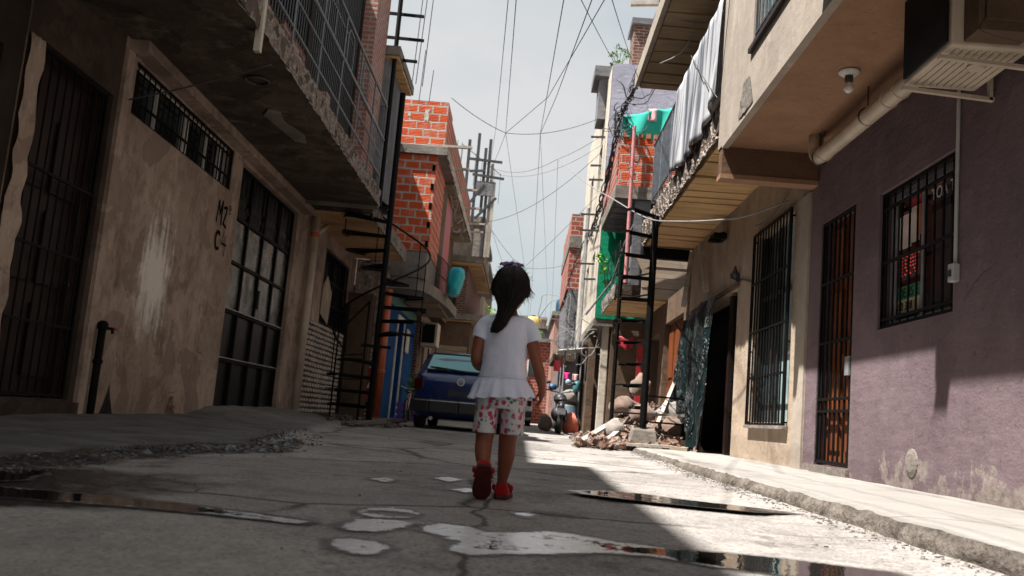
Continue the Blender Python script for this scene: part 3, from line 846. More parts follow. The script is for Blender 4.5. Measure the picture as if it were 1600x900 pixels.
mb.build('railing', M['railm'], bal)
# enclosed upper front
UX_ = -2.66
mb = MB(); wall_x(mb, UX_, 1, 6.0, 13.28, 3.52, 6.15, [(7.1, 9.6, 4.0, 6.0, .12), (9.75, 12.2, 4.0, 6.0, .12)]); ends(mb, UX_, -9, 6.0, 13.28, 3.52, 6.15)
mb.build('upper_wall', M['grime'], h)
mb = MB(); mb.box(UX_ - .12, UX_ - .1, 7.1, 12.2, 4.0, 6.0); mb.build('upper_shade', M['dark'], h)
mb = bars_x(UX_ - .03, 7.1, 9.6, 4.02, 5.98, 26, (4.5, 5.2), .009); b2_ = bars_x(UX_ - .03, 9.75, 12.2, 4.02, 5.98, 26, (4.5, 5.2), .009); mb.add(b2_.v, b2_.f)
mb.build('window_grille', M['iron'], h)
mb = MB(); mb.box(UX_, UX_ + .18, 12.3, 13.26, 3.5, 6.6); mb.build('brick_pier', M['brickpink'], h)
rr = random.Random(3)
mb = MB()
for y in (7.6, 8.6, 9.5, 10.2, 10.9, 11.5):
    mb = MB(); mb.box(UX_ + .005, UX_ + .12, y, y + rr.uniform(.2, .4), 3.5, 3.5 + rr.uniform(.15, .45)); mb.build('loose_brick', M['brickpink'], bal)
mb = MB(); mb.box(UX_ + .01, UX_ + .05, 8.5, 9.4, 3.55, 4.0); mb.build('red_panel', M['brickdark'], bal)

# top slab with plank underside beyond the enclosure
mb = MB(); mb.box(-4.2, -2.27, 13.32, 15.1, 5.66, 5.8); h2s = mb.build('roof_slab', M['conc'], h)
mb = MB(); joists(mb, -4.0, -2.29, 13.36, 15.05, 5.655, .28, .04, .04, 5); mb.build('joist_ceiling', M['joist'], h2s)
mb = MB(); wall_x(mb, -2.43, 1, 13.32, 15.0, 3.52, 5.6); ends(mb, -2.43, -8, 13.32, 15.0, 3.52, 5.6); mb.build('stair_wall', M['greyc'], h)
for i, (y, z, L) in enumerate(((13.5, 6.4, .25), (13.55, 6.03, .28), (13.6, 5.70, .2))):
    mb = MB(); mb.bar((-2.75, y, z), (-2.24 + L, y, z - .02), .04); mb.build('pole_stub', M['black'], h)
mb = MB(); mb.tube([(-2.36, 13.42, 3.3), (-2.36, 13.42, 7.2)], .035, 10); mb.build('steel_post', M['black'], h)
for i, (x, y, z0, z1) in enumerate(((-2.22, 14.9, 5.8, 7.4), (-2.3, 15.0, 5.8, 7.9), (-2.12, 15.0, 5.8, 7.8))):
    mb = MB(); mb.tube([(x, y, z0), (x + .05, y, z1)], .008, 5); mb.build('rebar', M['iron'], h)

# ---- standpipe with a red tap
t = thing('standpipe', 'black water standpipe with a small red tap beside the barred door', 'water pipe', (XL + .06, 7.62, .05))
mb = MB(); mb.tube([(XL + .06, 7.62, .0), (XL + .06, 7.62, .78)], .032, 10); mb.lathe((XL + .06, 7.62, .5), [(.034, 0), (.042, .005), (.042, .03), (.034, .035)], 10); mb.build('pipe', M['black'], t)
mb = MB(); mb.lathe((XL + .06, 7.62, .78), [(.03, 0), (.045, .01), (.045, .06), (.02, .08)], 10); mb.tube([(XL + .06, 7.62, .8), (XL + .12, 7.66, .8), (XL + .13, 7.67, .76)], .014, 8); mb.build('valve', M['black'], t)
mb = MB(); mb.obox((XL + .13, 7.70, .80), (.012, 0, 0), (0, .03, 0), (0, 0, .012)); mb.build('tap_handle', M['redc'], t)

# ---- cream downpipe
t = thing('drainpipe', 'thick cream plastic downpipe with an orange collar and side branch, beside the dark metal gate', 'drainpipe', (XL + .1, 14.38, .05))
mb = MB(); mb.tube([(XL + .1, 14.38, .05), (XL + .1, 14.38, 3.3)], .062, 14); mb.tube([(XL + .1, 14.38, 2.95), (XL + .14, 14.5, 3.05), (XL + .2, 14.7, 3.2)], .04, 10)
mb.build('pipe', M['pipe'], t, smooth=True)
mb = MB(); mb.lathe((XL + .1, 14.38, 2.93), [(.064, 0), (.072, .01), (.072, .07), (.064, .08)], 14); mb.build('collar', M['pipeo'], t)

# ---- narrow house with low brick wall and plank balcony
h = thing('narrow_house', 'narrow tan house with a half height dusty brick wall, behind the cream downpipe', 'house', (XL, 14, 0))
WN = (15.75, 18.0, 1.68, 3.02, .2)
mb = MB(); wall_x(mb, XL, 1, 13.96, 18.55, 0, 3.3, [WN]); ends(mb, XL, -9, 13.96, 18.55, 0, 3.3); mb.build('wall', M['tan'], h)
mb = MB(); mb.box(XL, XL + .06, 14.75, 17.75, 0, 1.66); mb.build('brick_wainscot', M['brickgrey'], h)
mb = MB(); mb.box(XL - .12, XL - .08, 15.76, 15.8, 1.7, 3.0); mb.box(XL - .12, XL - .08, 17.95, 17.99, 1.7, 3.0); mb.box(XL - .12, XL - .08, 15.8, 17.95, 2.98, 3.01); mb.box(XL - .12, XL - .08, 16.9, 16.94, 1.7, 2.98)
w = mb.build('window', M['black'], h)
mb = MB(); mb.box(XL - .19, XL - .13, 15.75, 18.0, 1.68, 3.02); mb.build('pane', M['glass'], w)
bars_x(XL - .03, 15.8, 17.95, 1.72, 2.98, 14, (2.1, 2.5), .008).build('security_bars', M['black'], w)
mb = MB(); mb.prism([(XL + .01, 15.7, 1.85), (XL + .01, 16.35, 1.72), (XL + .01, 16.45, 2.3), (XL + .01, 16.0, 2.55), (XL + .01, 15.72, 2.35)], (.015, 0, 0)); mb.build('cardboard', M['beige'], w)
mb = MB(); mb.box(-4.2, -2.55, 14.0, 18.3, 3.31, 3.5); bal = mb.build('balcony', M['concd'], h)
mb = MB(); joists(mb, -3.6, -2.6, 14.05, 18.25, 3.305, .3, .04, .035, 9); mb.build('joist_ceiling', M['joist'], bal)
rough_edge(-2.54, 1, 14.0, 18.3, 3.25, 3.52, .03, seed=8).build('slab_edge', M['conc'], bal)
mb = MB(); wall_x(mb, -3.0, 1, 15.15, 18.5, 3.5, 6.0); ends(mb, -3.0, -9, 15.15, 18.5, 3.5, 6.0); mb.build('upper_wall', M['greyc'], h)
mb = MB(); mb.box(XL, XL + .5, 18.1, 18.45, .02, 2.55); mb.build('gate_pier', M['brown'], h)
mb = MB(); mb.box(XL + .02, XL + .06, 17.8, 18.08, .05, 2.3); mb.build('side_door', M['gate'], h)

def spiral(name, label, cx, cy, z0, z1, R, a0, turns, n, post_top, mat=None, rail=True, hand=1, posts=()):
    t = thing(name, label, 'spiral stair', (cx, cy, z0))
    mat = mat or M['black']
    mb = MB(); mb.tube([(cx, cy, z0), (cx, cy, post_top)], .048, 12); mb.lathe((cx, cy, z0), [(.12, 0), (.12, .012), (.05, .014)], 14); mb.build('pole', mat, t)
    hp = []
    for i in range(n):
        a = a0 + hand * turns * 2 * math.pi * i / n; da = turns * 2 * math.pi / n * .55
        z = z0 + (z1 - z0) * (i + 1) / n
        mb = MB()
        p = [(cx, cy, z)] + [(cx + R * math.cos(a + k * da), cy + R * math.sin(a + k * da), z) for k in (-1, -.33, .33, 1)]
        mb.prism(p, (0, 0, -.012))
        q = [Vector(p[1]) + Vector((0, 0, -.03)), Vector(p[2]) + Vector((0, 0, -.03)), Vector(p[3]) + Vector((0, 0, -.03)), Vector(p[4]) + Vector((0, 0, -.03))]
        for u, v in zip(q, q[1:]): mb.bar(u, v, .010, .024)
        mb.bar(Vector((cx, cy, z - .03)), Vector((cx + R * .8 * math.cos(a), cy + R * .8 * math.sin(a), z - .02)), .02, .05)
        mb.build('tread', mat, t)
        e = Vector((cx + (R - .02) * math.cos(a), cy + (R - .02) * math.sin(a), z))
        hp.append(e + Vector((0, 0, .9)))
        if i % 2 == 0 and rail:
            mb = MB(); mb.tube([e, e + Vector((0, 0, .9))], .009, 6); mb.build('spindle', mat, t)
    fine_ = []
    for i in range((n - 1) * 4 + 1):
        f = i / 4; a = a0 + hand * turns * 2 * math.pi * f / n; z = z0 + (z1 - z0) * (f + 1) / n + .9
        fine_.append((cx + (R - .02) * math.cos(a), cy + (R - .02) * math.sin(a), z))
    if rail:
        mb = MB(); mb.tube(fine_, .016, 8); mb.build('handrail', mat, t)
    return t
spiral('spiral_stair', 'black iron spiral stair at the end of the left balcony, before the orange brick house', -2.32, 14.3, .12, 3.5, .72, 2.6, 1.35, 15, 5.4)
# iron gate of flat rails beside the stair
t = thing('iron_gate', 'low gate of thin black iron rails in front of the dusty brick wall', 'gate', (-2.9, 14.6, .1))
mb = MB()
mb.tube([(-3.2, 15.6, .1), (-3.2, 15.6, 1.55)], .016, 6); mb.build('upright', M['black'], t)
mb = MB(); mb.tube([(-2.55, 14.6, .1), (-2.55, 14.6, 2.0)], .016, 6); mb.build('upright', M['black'], t)
for z in (.35, .75, 1.15):
    mb = MB(); mb.tube([(-3.2, 15.6, z), (-2.55, 14.6, z)], .011, 6); mb.build('rail', M['black'], t)
mb = MB(); mb.tube([(-3.2, 15.6, 1.55), (-2.55, 14.6, 2.0)], .014, 6); mb.build('rail', M['black'], t)

# ---- orange brick house with blue ground floor
XB = -2.86
h = thing('orange_brick_house', 'unfinished orange hollow brick house over a blue painted ground floor', 'house', (XB, 18.6, 0))
DB = (20.2, 21.2, .12, 2.3, .2)
mb = MB(); wall_x(mb, XB, 1, 18.6, 23.5, 0, 2.75, [DB]); ends(mb, XB, -9, 18.62, 23.5, 0, 2.75); mb.build('wall', M['blue'], h)
mb = MB(); mb.box(-3.58, XB - .04, 18.56, 18.6, .0, 3.3); mb.build('side_wall', M['cobble'], h)
mb = MB(); mb.box(-3.58, XB - .2, 18.53, 18.556, .0, 1.5); mb.build('brick_wainscot', M['brickgrey'], h)
mb = MB(); mb.box(XB - .17, XB - .12, 20.22, 21.18, .13, 2.28)
dr = mb.build('door', M['blue'], h)
mb = MB(); mb.box(XB, XB + .03, 20.1, 20.2, .1, 2.4); mb.box(XB, XB + .03, 21.2, 21.3, .1, 2.4); mb.box(XB, XB + .03, 20.2, 21.2, 2.3, 2.4); mb.build('door_frame', M['white'], dr)
mb = MB(); mb.box(XB, XB + .02, 18.64, 23.4, 2.5, 2.74); mb.build('trim', M['tealwall'], h)
mb = MB(); wall_x(mb, XB + .1, 1, 23.52, 28.2, 0, 2.9, [(24.2, 25.0, 1.0, 2.1, .1), (25.6, 26.4, 1.0, 2.1, .1)]); ends(mb, XB + .1, -9, 23.52, 28.2, 0, 2.9); mb.build('rear_wall', M['brickdark'], h)
for a, b in ((24.2, 25.0), (25.6, 26.4)):
    mb = MB()
    for y in (a - .06, b): mb.box(XB + .08, XB + .14, y, y + .06, .94, 2.16)
    for z in (.94, 2.1): mb.box(XB + .08, XB + .14, a, b, z, z + .06)
    w = mb.build('window', M['cream'], h)
    mb = MB(); mb.box(XB + .02, XB + .04, a, b, 1, 2.1); mb.build('pane', M['glass'], w)
# first-floor slab (curved lip), brick box above
mb = MB(); lip = [(-3.2, 18.62), (-2.35, 18.62), (-2.22, 18.75), (-2.12, 19.2), (-2.0, 20.2), (-1.9, 21.5), (-1.86, 23.6), (-3.2, 23.6)]
mb.prism([(x, y, 2.78) for x, y in lip], (0, 0, .24)); bal = mb.build('balcony', M['conc'], h)
mb = MB(); joists(mb, -2.8, -2.05, 20.6, 23.5, 2.775, .3, .04, .04, 4); mb.build('joist_ceiling', M['joistd'], bal)
mb = MB()
lip2 = [(-2.08, 19.8), (-2.0, 20.4), (-1.93, 21.5), (-1.9, 22.6), (-1.9, 23.5)]
for z in (3.35, 3.75): mb.tube([(x, y, z) for x, y in lip2], .012, 6)
for i in range(24):
    f = i / 23 * 4; k = min(3, int(f)); q = f - k
    x = lip2[k][0] * (1 - q) + lip2[k + 1][0] * q; y = lip2[k][1] * (1 - q) + lip2[k + 1][1] * q
    mb.tube([(x, y, 3.02), (x, y, 3.75)], .007, 5)
mb.build('railing', M['black'], bal)
mb = MB(); mb.box(-3.3, -2.18, 18.6, 20.9, 3.03, 3.58); mb.build('concrete_base', M['conc'], h)
mb = MB(); mb.box(-3.3, -2.16, 18.58, 20.6, 3.585, 5.62); mb.build('brick_box', M['orange'], h)
rb = random.Random(8)
mb = MB()
for i in range(14):
    z = 3.65 + i * .135
    if i % 3: continue
    mb = MB(); mb.box(-2.24, -2.175, 18.57, 18.585, z + .02, z + .15); mb.build('hollow_end', M['dark'], h)
mb = MB(); mb.box(-4.5, -2.165, 20.62, 21.6, 3.03, 5.6); mb.build('inner_wall', M['brown'], h)
mb = MB(); mb.box(-4.5, -2.17, 21.62, 23.2, 3.03, 5.5); mb.build('red_panel', M['redc'], h)
mb = MB(); mb.box(-4.5, -2.5, 23.22, 28.2, 3.03, 5.6); mb.build('rear_upper_wall', M['brown'], h)
mb = MB(); mb.box(-4.6, -1.95, 18.5, 28.0, 5.63, 5.8); sl = mb.build('roof_slab', M['conc'], h)
rough_edge(-1.94, 1, 18.5, 28.0, 5.6, 5.82, .03, .1, 4, 5).build('slab_edge', M['plank'], sl)
mb = MB(); joists(mb, -2.9, -2.0, 20.8, 27.9, 5.625, .35, .05, .05, 14); mb.build('joist_ceiling', M['joistd'], sl)
for i, (y, L) in enumerate(((18.55, .42), (20.3, .28), (22.2, .36), (24.2, .34), (26.2, .4), (27.4, .3))):
    mb = MB(); mb.bar((-2.4, y, 5.72 + .1), (-1.87 + L, y + .05, 5.86), .08, .05); mb.build('board_end', M['plank'], sl)
mb = MB(); mb.box(-3.3, -2.02, 18.54, 19.6, 5.81, 6.78); mb.build('parapet', M['orange'], h)
mb = MB(); mb.box(-2.22, -2.03, 19.62, 27.6, 5.81, 6.72); mb.build('side_parapet', M['brickred'], h)
for a, b, c, d2 in ((-2.5, -2.42, 6.35, 6.6), (-2.86, -2.8, 6.42, 6.52), (-2.66, -2.62, 4.1, 4.2)):
    mb = MB(); mb.sheet(lambda u, v: (a + (b - a) * u + .02 * vn(v * 5, u * 3, a), (18.535 if c > 5 else 18.575), c + (d2 - c) * v + .03 * vn(u * 6, v * 2, b)), 5, 5); mb.build('mortar_smear', M['cream'], h)
for (x, y, z1) in ((-2.7, 18.8, 8.0), (-2.5, 18.9, 7.6), (-2.55, 26.5, 8.4), (-2.4, 26.6, 8.2)):
    mb = MB(); mb.tube([(x, y, 6.7), (x + .04, y, z1)], .009, 5); mb.build('rebar', M['iron'], h)
# low wire fence of rebar on the roof
mb = MB(); mb.tube([(-2.2, 24.5, 7.7), (-1.2, 27.5, 7.72)], .01, 5)
for i in range(7):
    f = i / 6; mb.tube([(-2.2 + f, 24.5 + 3 * f, 6.8), (-2.2 + f, 24.5 + 3 * f, 7.75)], .007, 5)
mb.build('roof_rebar_row', M['iron'], h)
# tangle of cable under the slab
rw = random.Random(2)
mb = MB(); pts = [Vector((-2.02, 20.6, 5.3))]
for i in range(26): pts.append(pts[-1] + Vector((rw.uniform(-.05, .06), rw.uniform(-.05, .12), rw.uniform(-.14, .07))))
mb.tube(pts, .014, 6); mb.tube([p + Vector((.06, .1, .25 + .1 * math.sin(i))) for i, p in enumerate(pts[::2])], .012, 6)
mb.build('cable_tangle', M['wirew'], h)

t = thing('drainpipe', 'orange plastic downpipe at the corner of the blue ground floor', 'drainpipe', (XB + .03, 18.48, 0))
mb = MB(); mb.tube([(XB + .0, 18.46, .05), (XB + .0, 18.46, 2.72)], .075, 14); mb.build('pipe', M['pipeo'], t, smooth=True)
mb = MB()
for z in (1.0, 2.3): mb.lathe((XB, 18.46, z), [(.076, 0), (.086, .01), (.086, .08), (.076, .09)], 14)
mb.build('collar', M['pipeo'], t)
t = thing('meter_box', 'small red wall box with a white lever on the side of the blue house', 'meter box', (XB - .2, 18.45, .6))
mb = MB(); mb.box(XB - .3, XB - .1, 18.4, 18.52, .45, 1.1); mb.build('box', M['redc'], t, bevel=.01)
mb = MB(); mb.bar((XB - .22, 18.39, .7), (XB - .14, 18.36, .85), .035); mb.build('lever', M['white'], t)

def cloth_sheet(name, mat, fn, nu=26, nv=20, parent=None, thick=.006):
    mb = MB(); mb.sheet(fn, nu, nv)
    o = mb.build(name, mat, parent, smooth=True, fix=False, solid=thick)
    return o
mb = MB(); mb.ball((0, 0, 0), 1, 1, 1, 40, 28)
for i, v in enumerate(mb.v):
    a = [math.copysign(abs(q) ** .7, q) for q in v]
    wdt = .17 + .05 * a[2] + .05 * vn(a[1] * 2, a[2] * 2, 3)
    k = 1 + .10 * math.sin(a[0] * 5 + a[1] * 6 + 2 * vn(a[0], a[1], a[2])) * (.4 - .6 * min(0, a[2])) + .10 * vn(a[0] * 3, a[1] * 3, a[2] * 1.5)
    mb.v[i] = (-1.74 + a[0] * wdt * k + .05 * a[2], 20.9 + a[1] * .5 * k, 3.32 + a[2] * .33 * (1 + .12 * vn(a[0] * 4, a[1] * 4, 1)))
o = mb.build('cloth', M['cyan'], smooth=True, origin=(-1.74, 20.9, 3.0))
tag(o, 'bright cyan cloth hung over the curved balcony railing of the orange brick house', 'cloth')
o = cloth_sheet('towel', M['paper'], lambda u, v: (XB + .06 + .03 * math.sin(u * 7), 21.4 + .5 * u, 2.2 - .55 * v), 10, 10)
tag(o, 'pale towel hanging beside the white framed blue door', 'towel')

def ac_box(name, label, x0, x1, y0, y1, z0, z1, group=None):
    t = thing(name, label, 'air conditioner', ((x0 + x1) / 2, (y0 + y1) / 2, z0), group)
    mb = MB(); mb.box(x0, x1, y0, y1, z0, z1); mb.build('casing', M['acw'], t, bevel=.015)
    return t
t = ac_box('air_conditioner', 'small pale air conditioner on the brown wall above the dark blue car', -2.72, -2.3, 23.6, 24.4, 2.0, 2.62)
mb = MB(); mb.box(-2.68, -2.36, 23.575, 23.598, 2.08, 2.56); mb.build('grille', M['acd'], t)

# ---- clutter by the blue wall: bicycle, pots, crate
def wheel_ring(mb, c, r, w, axis='x', n=26, rt=.02):
    pts = []
    for k in range(n):
        q = 2 * math.pi * k / n
        d = {'x': (0, math.cos(q), math.sin(q)), 'y': (math.cos(q), 0, math.sin(q))}[axis]
        pts.append(Vector(c) + Vector(d) * r)
    mb.tube(pts, rt, 8, closed=True)
def bicycle(label, x, y, z, r=.25):
    t = thing('bicycle', label, 'bicycle', (x, y, z))
    for dy in (0, .78):
        mb = MB(); wheel_ring(mb, (x, y + dy, z + r), r - .02, .03); w = mb.build('wheel', M['tyre'], t)
        mb = MB()
        for k in range(10):
            q = math.pi * k / 10 * 2; mb.tube([(x, y + dy, z + r), (x, y + dy + (r - .03) * math.cos(q), z + r + (r - .03) * math.sin(q))], .0025, 4)
        mb.lathe((x - .03, y + dy, z + r), [(.015, 0), (.02, .005), (.02, .055), (.015, .06)], 8, 'x'); mb.build('spokes', M['galv'], w)
    mb = MB(); A = (x, y, z + r); B = (x, y + .3, z + r - .02); C = (x, y + .2, z + .55); D = (x, y + .62, z + .56); E_ = (x, y + .78, z + r)
    for p, q in ((A, B), (A, C), (B, C), (C, D), (B, D), (D, E_)): mb.tube([p, q], .014, 6)
    mb.build('frame', M['rosec'], t)
    mb = MB(); mb.ball((x, y + .18, z + .6), .05, .11, .03); mb.build('saddle', M['plastic'], t)
    mb = MB(); mb.tube([(x - .22, y + .58, z + .72), (x - .1, y + .62, z + .68), (x + .1, y + .62, z + .68), (x + .22, y + .58, z + .72)], .011, 6); mb.tube([(x, y + .62, z + .56), (x, y + .62, z + .68)], .011, 6); mb.build('handlebar', M['galv'], t)
bicycle('small bicycle with a rose pink frame leaning by the blue house wall', -2.35, 19.0, .1)
def leafy(mb, c, r, n, s, seed, squash=.8, mb_stem=None):
    rr = random.Random(seed); c = Vector(c)
    for _ in range(n):
        d = Vector((rr.gauss(0, 1), rr.gauss(0, 1), rr.gauss(0, 1))).normalized() * (rr.random() ** .45)
        if vn(d.x * 2.2 + seed, d.y * 2.2, d.z * 2.2) < -.12: continue
        p = c + Vector((d.x * r, d.y * r, d.z * r * squash))
        a = Vector((rr.gauss(0, 1), rr.gauss(0, 1), rr.gauss(0, .6))).normalized(); b = a.cross(Vector((rr.gauss(0, 1), rr.gauss(0, 1), rr.gauss(0, 1)))).normalized()
        L = s * rr.uniform(.6, 1.3)
        mb.add([p - a * L, p + b * L * .38, p + a * L, p - b * L * .38], [(0, 1, 2, 3)])
def potted(label, x, y, z, r, h, leafs, lr, seed, mat='leaf', pot='terracotta', up=.25):
    t = thing('potted_plant', label, 'potted plant', (x, y, z))
    mb = MB(); mb.lathe((x, y, z), [(r * .7, 0), (r, h * .85), (r * 1.1, h * .86), (r * 1.1, h), (r * .9, h)], 14); mb.build('pot', M[pot], t)
    mb = MB(); leafy(mb, (x, y, z + h + up), lr, leafs, .06, seed); mb.build('foliage', M[mat], t, fix=False)
    mb = MB()
    for k in range(5): mb.tube([(x, y, z + h * .8), (x + .1 * math.cos(k * 1.3) * lr * 3, y + .1 * math.sin(k * 1.3) * lr * 3, z + h + up)], .006, 5)
    mb.build('stem', M['doord'], t)
potted('leafy plant in a dark pot beside the blue house door', -2.5, 21.8, .1, .2, .35, 420, .38, 3, pot='plastic', up=.45)
potted('plant in a clay pot half hidden behind the left edge of the car', -2.2, 20.6, .1, .16, .3, 320, .3, 5, up=.35)
t = thing('crate', 'purple crate standing on the ground behind the small bicycle', 'crate', (-2.45, 20.2, .1))
mb = MB()
for z in (.1, .24, .38): mb.box(-2.7, -2.25, 20.1, 20.12, z, z + .1); mb.box(-2.7, -2.25, 20.5, 20.52, z, z + .1); mb.box(-2.7, -2.68, 20.12, 20.5, z, z + .1); mb.box(-2.27, -2.25, 20.12, 20.5, z, z + .1)
mb.box(-2.68, -2.27, 20.12, 20.5, .1, .13)
mb.build('slats', plain('purple_plastic', (.12, .05, .30), .5), t)
o = cloth_sheet('rag', M['teal'], lambda u, v: (-2.24 + .02 * math.sin(u * 9), 20.12 + .35 * u, .62 - .4 * v), 10, 8)
tag(o, 'green cloth draped over the front of the purple crate', 'cloth')

# rubble and broken slabs at the foot of the left stair
def rubble_pile(mb, fn, n, s0, s1, seed):
    rr = random.Random(seed)
    for _ in range(n):
        c = fn(rr); s = rr.uniform(s0, s1)
        q = Matrix.Rotation(rr.uniform(0, 6), 3, 'Z') @ Matrix.Rotation(rr.uniform(-.9, .9), 3, 'X') @ Matrix.Rotation(rr.uniform(-.9, .9), 3, 'Y')
        k = len(mb.v)
        mb.obox(c, q @ Vector((s, 0, 0)), q @ Vector((0, s * rr.uniform(.4, .8), 0)), q @ Vector((0, 0, s * rr.uniform(.25, .6))))
        for i in range(k, len(mb.v)): mb.v[i] = tuple(Vector(mb.v[i]) + Vector((rr.uniform(-.25, .25), rr.uniform(-.25, .25), rr.uniform(-.25, .25))) * s)
mb = MB(); rubble_pile(mb, lambda r: (lambda x, y: (x, y, ground(x, y) + .01))(-2.45 + r.gauss(0, .3), 14.8 + r.gauss(0, 1.0)), 130, .015, .065, 4)
tag(mb.build('rubble', M['kerb']), 'scatter of broken concrete on the ground at the foot of the left spiral stair', 'rubble', kind='stuff')
for k, (x, y, a) in enumerate(((-2.3, 13.8, .4), (-2.35, 16.6, -.3))):
    o = MB(); o.obox((x, y, ground(x, y) + .05), (.3 * math.cos(a), .3 * math.sin(a), .03), (-.16 * math.sin(a), .16 * math.cos(a), 0), (0, 0, .03))
    tag(o.build('concrete_slab', M['conc'], bevel=.01), ('broken concrete slab lying just in front of the left spiral stair', 'broken concrete slab lying behind the left spiral stair, near the orange downpipe')[k], 'slab')

# ---- stepped unfinished house further on
h = thing('unfinished_house', 'unfinished brown house of stepped slabs with scaffold posts, beyond the orange brick house', 'house', (-2, 28.4, 0))
mb = MB(); wall_x(mb, -1.75, 1, 28.4, 38, 0, 3.2, [(30, 31.2, .1, 2.2, .2), (33, 34.2, 1, 2.2, .2)]); ends(mb, -1.75, -9, 28.4, 38, 0, 3.2); mb.build('wall', M['brown'], h)
mb = MB(); mb.box(-2.75, -1.8, 28.36, 28.39, .3, 2.4)
for i in range(14): mb.box(-2.74, -1.81, 28.34, 28.36, .34 + i * .148, .34 + i * .148 + .12)
mb.build('shutter', M['board'], h)
mb = MB(); mb.box(-3.0, -2.8, 28.3, 28.39, .1, 3.0); mb.build('pillar', M['cream'], h)
mb = MB(); mb.box(-4, -1.4, 28.2, 38, 3.22, 3.42); s1 = mb.build('first_slab', M['conc'], h)
mb = MB(); joists(mb, -2.9, -1.45, 28.3, 33, 3.215, .4, .05, .06, 3); mb.build('joist_ceiling', M['joist'], s1)
mb = MB(); mb.box(-1.5, -1.4, 28.3, 36, 3.43, 4.0); mb.build('parapet', M['facade'], h)
mb = MB(); mb.box(-8, -2.0, 28.6, 38, 3.43, 5.0); mb.build('middle_wall', M['brickdark'], h)
mb = MB(); mb.box(-4.5, -1.5, 28.1, 37, 5.02, 5.22); s2 = mb.build('second_slab', M['conc'], h)
mb = MB(); joists(mb, -3.2, -1.55, 28.2, 35, 5.01, .45, .05, .06, 6); mb.build('joist_ceiling', M['joist'], s2)
mb = MB(); mb.box(-8, -1.75, 29, 37, 5.23, 6.4); mb.build('upper_wall', M['conc'], h)
mb = MB(); mb.box(-4, -1.6, 28.6, 36, 6.41, 6.6); mb.build('third_slab', M['conc'], h)
mb = MB(); mb.box(-1.95, -1.35, 28.0, 28.1, 7.15, 7.6); mb.build('lintel_board', M['greyc'], h)
for (x, y, z0, z1) in ((-2.0, 28.2, 5.9, 9.2), (-1.75, 28.1, 6.6, 8.7), (-1.62, 28.1, 5.2, 9.0), (-1.5, 28.1, 5.2, 8.2), (-1.4, 28.05, 5.2, 7.6), (-2.3, 28.3, 6.6, 9.0)):
    mb = MB(); mb.bar((x, y, z0), (x, y, z1), .09); mb.build('scaffold_post', M['plank'] if x > -1.6 else M['iron'], h)
for (p, q) in (((-2.3, 28.0, 8.3), (-1.2, 28.0, 8.25)), ((-2.2, 28.02, 7.9), (-1.7, 28.02, 7.95)), ((-1.9, 28.02, 6.4), (-1.3, 28.02, 7.1)), ((-2.1, 28.02, 6.9), (-1.7, 28.02, 7.5)), ((-2.1, 28.0, 7.8), (-1.1, 28.0, 7.72))):
    mb = MB(); mb.bar(p, q, .07); mb.build('scaffold_brace', M['iron'], h)
mb = MB(); mb.box(-1.9, -1.55, 28.15, 28.35, 5.23, 6.1); mb.build('block_stack', M['conc'], h)
# ================================================================== RIGHT ROW
XR = 2.55
SO = 1.65           # street-side face of the overhanging upper floor
h = thing('purple_house', 'house with a dull purple ground floor under an overhanging beige upper floor', 'house', (XR, 8.36, 0))
WN = (5.52, 6.71, 1.2, 2.22, .16); DR = (7.21, 8.04, .17, 2.28, .15)
mb = MB(); wall_x(mb, XR, -1, -6, 8.355, 0, 2.95, [WN, DR]); ends(mb, XR, 8, -6, 8.355, 0, 2.95, top=False); mb.build('wall', M['purple'], h)
# upper floor with soffit
UW = (4.6, 7.16, 3.5, 5.2, .12)
mb = MB(); wall_x(mb, SO, -1, -6, 8.355, 2.98, 7.2, [UW]); ends(mb, SO, 8, -6, 8.355, 2.98, 7.2); mb.build('upper_wall', M['facade'], h)
mb = MB(); mb.quad((SO + .06, -6, 2.975), (XR + .3, -6, 2.975), (XR + .3, 8.2, 2.975), (SO + .06, 8.2, 2.975)); mb.build('soffit', M['soffit'], h)
mb = MB(); mb.box(SO, SO + .06, -6, 8.19, 2.955, 2.98); mb.build('drip_edge', M['facade'], h)
mb = MB(); mb.box(SO + .01, XR - .004, 8.2, 8.345, 2.72, 2.976); bm_ = mb.build('end_beam', M['beam'], h)
mb = MB(); mb.box(SO, XR - .003, 8.19, 8.35, 2.675, 2.718); mb.build('beam_trim', M['soffit'], bm_)
mb = MB(); mb.sheet(lambda u, v: (SO - .006 - .012 * abs(vn(u * 9, v * 9, 3)), 7.3 + (u - .5) * (.5 - .3 * v), 3.0 + .28 * v + .05 * vn(u * 5, 0, 1)), 8, 6); mb.build('broken_render', M['conc'], h)
mb = MB(); mb.box(1.5, SO - .004, -6, 5.3, 3.07, 3.3); mb.box(1.43, SO - .004, 5.1, 5.28, 3.055, 3.069); mb.build('shadow_ledge', M['facade'], h)  # unseen ledge added to cast the stepped shadow on the purple wall
# upper window
mb = MB(); mb.box(SO + .06, SO + .1, 4.6, 7.16, 3.5, 3.56); mb.box(SO + .06, SO + .1, 7.1, 7.16, 3.5, 5.2); mb.box(SO + .06, SO + .1, 5.8, 5.86, 3.5, 5.2)
w = mb.build('window', M['white'], h)
mb = MB(); mb.box(SO + .105, SO + .12, 4.6, 7.16, 3.5, 5.2); mb.build('pane', M['glasst'], w)
bars_x(SO + .02, 4.62, 7.13, 3.52, 5.18, 22, (3.6,), .009).build('security_bars', M['iron'], w)
mb = MB(); mb.box(SO - .03, SO + .05, 4.55, 7.2, 3.455, 3.495); mb.build('sill', M['doord'], w)
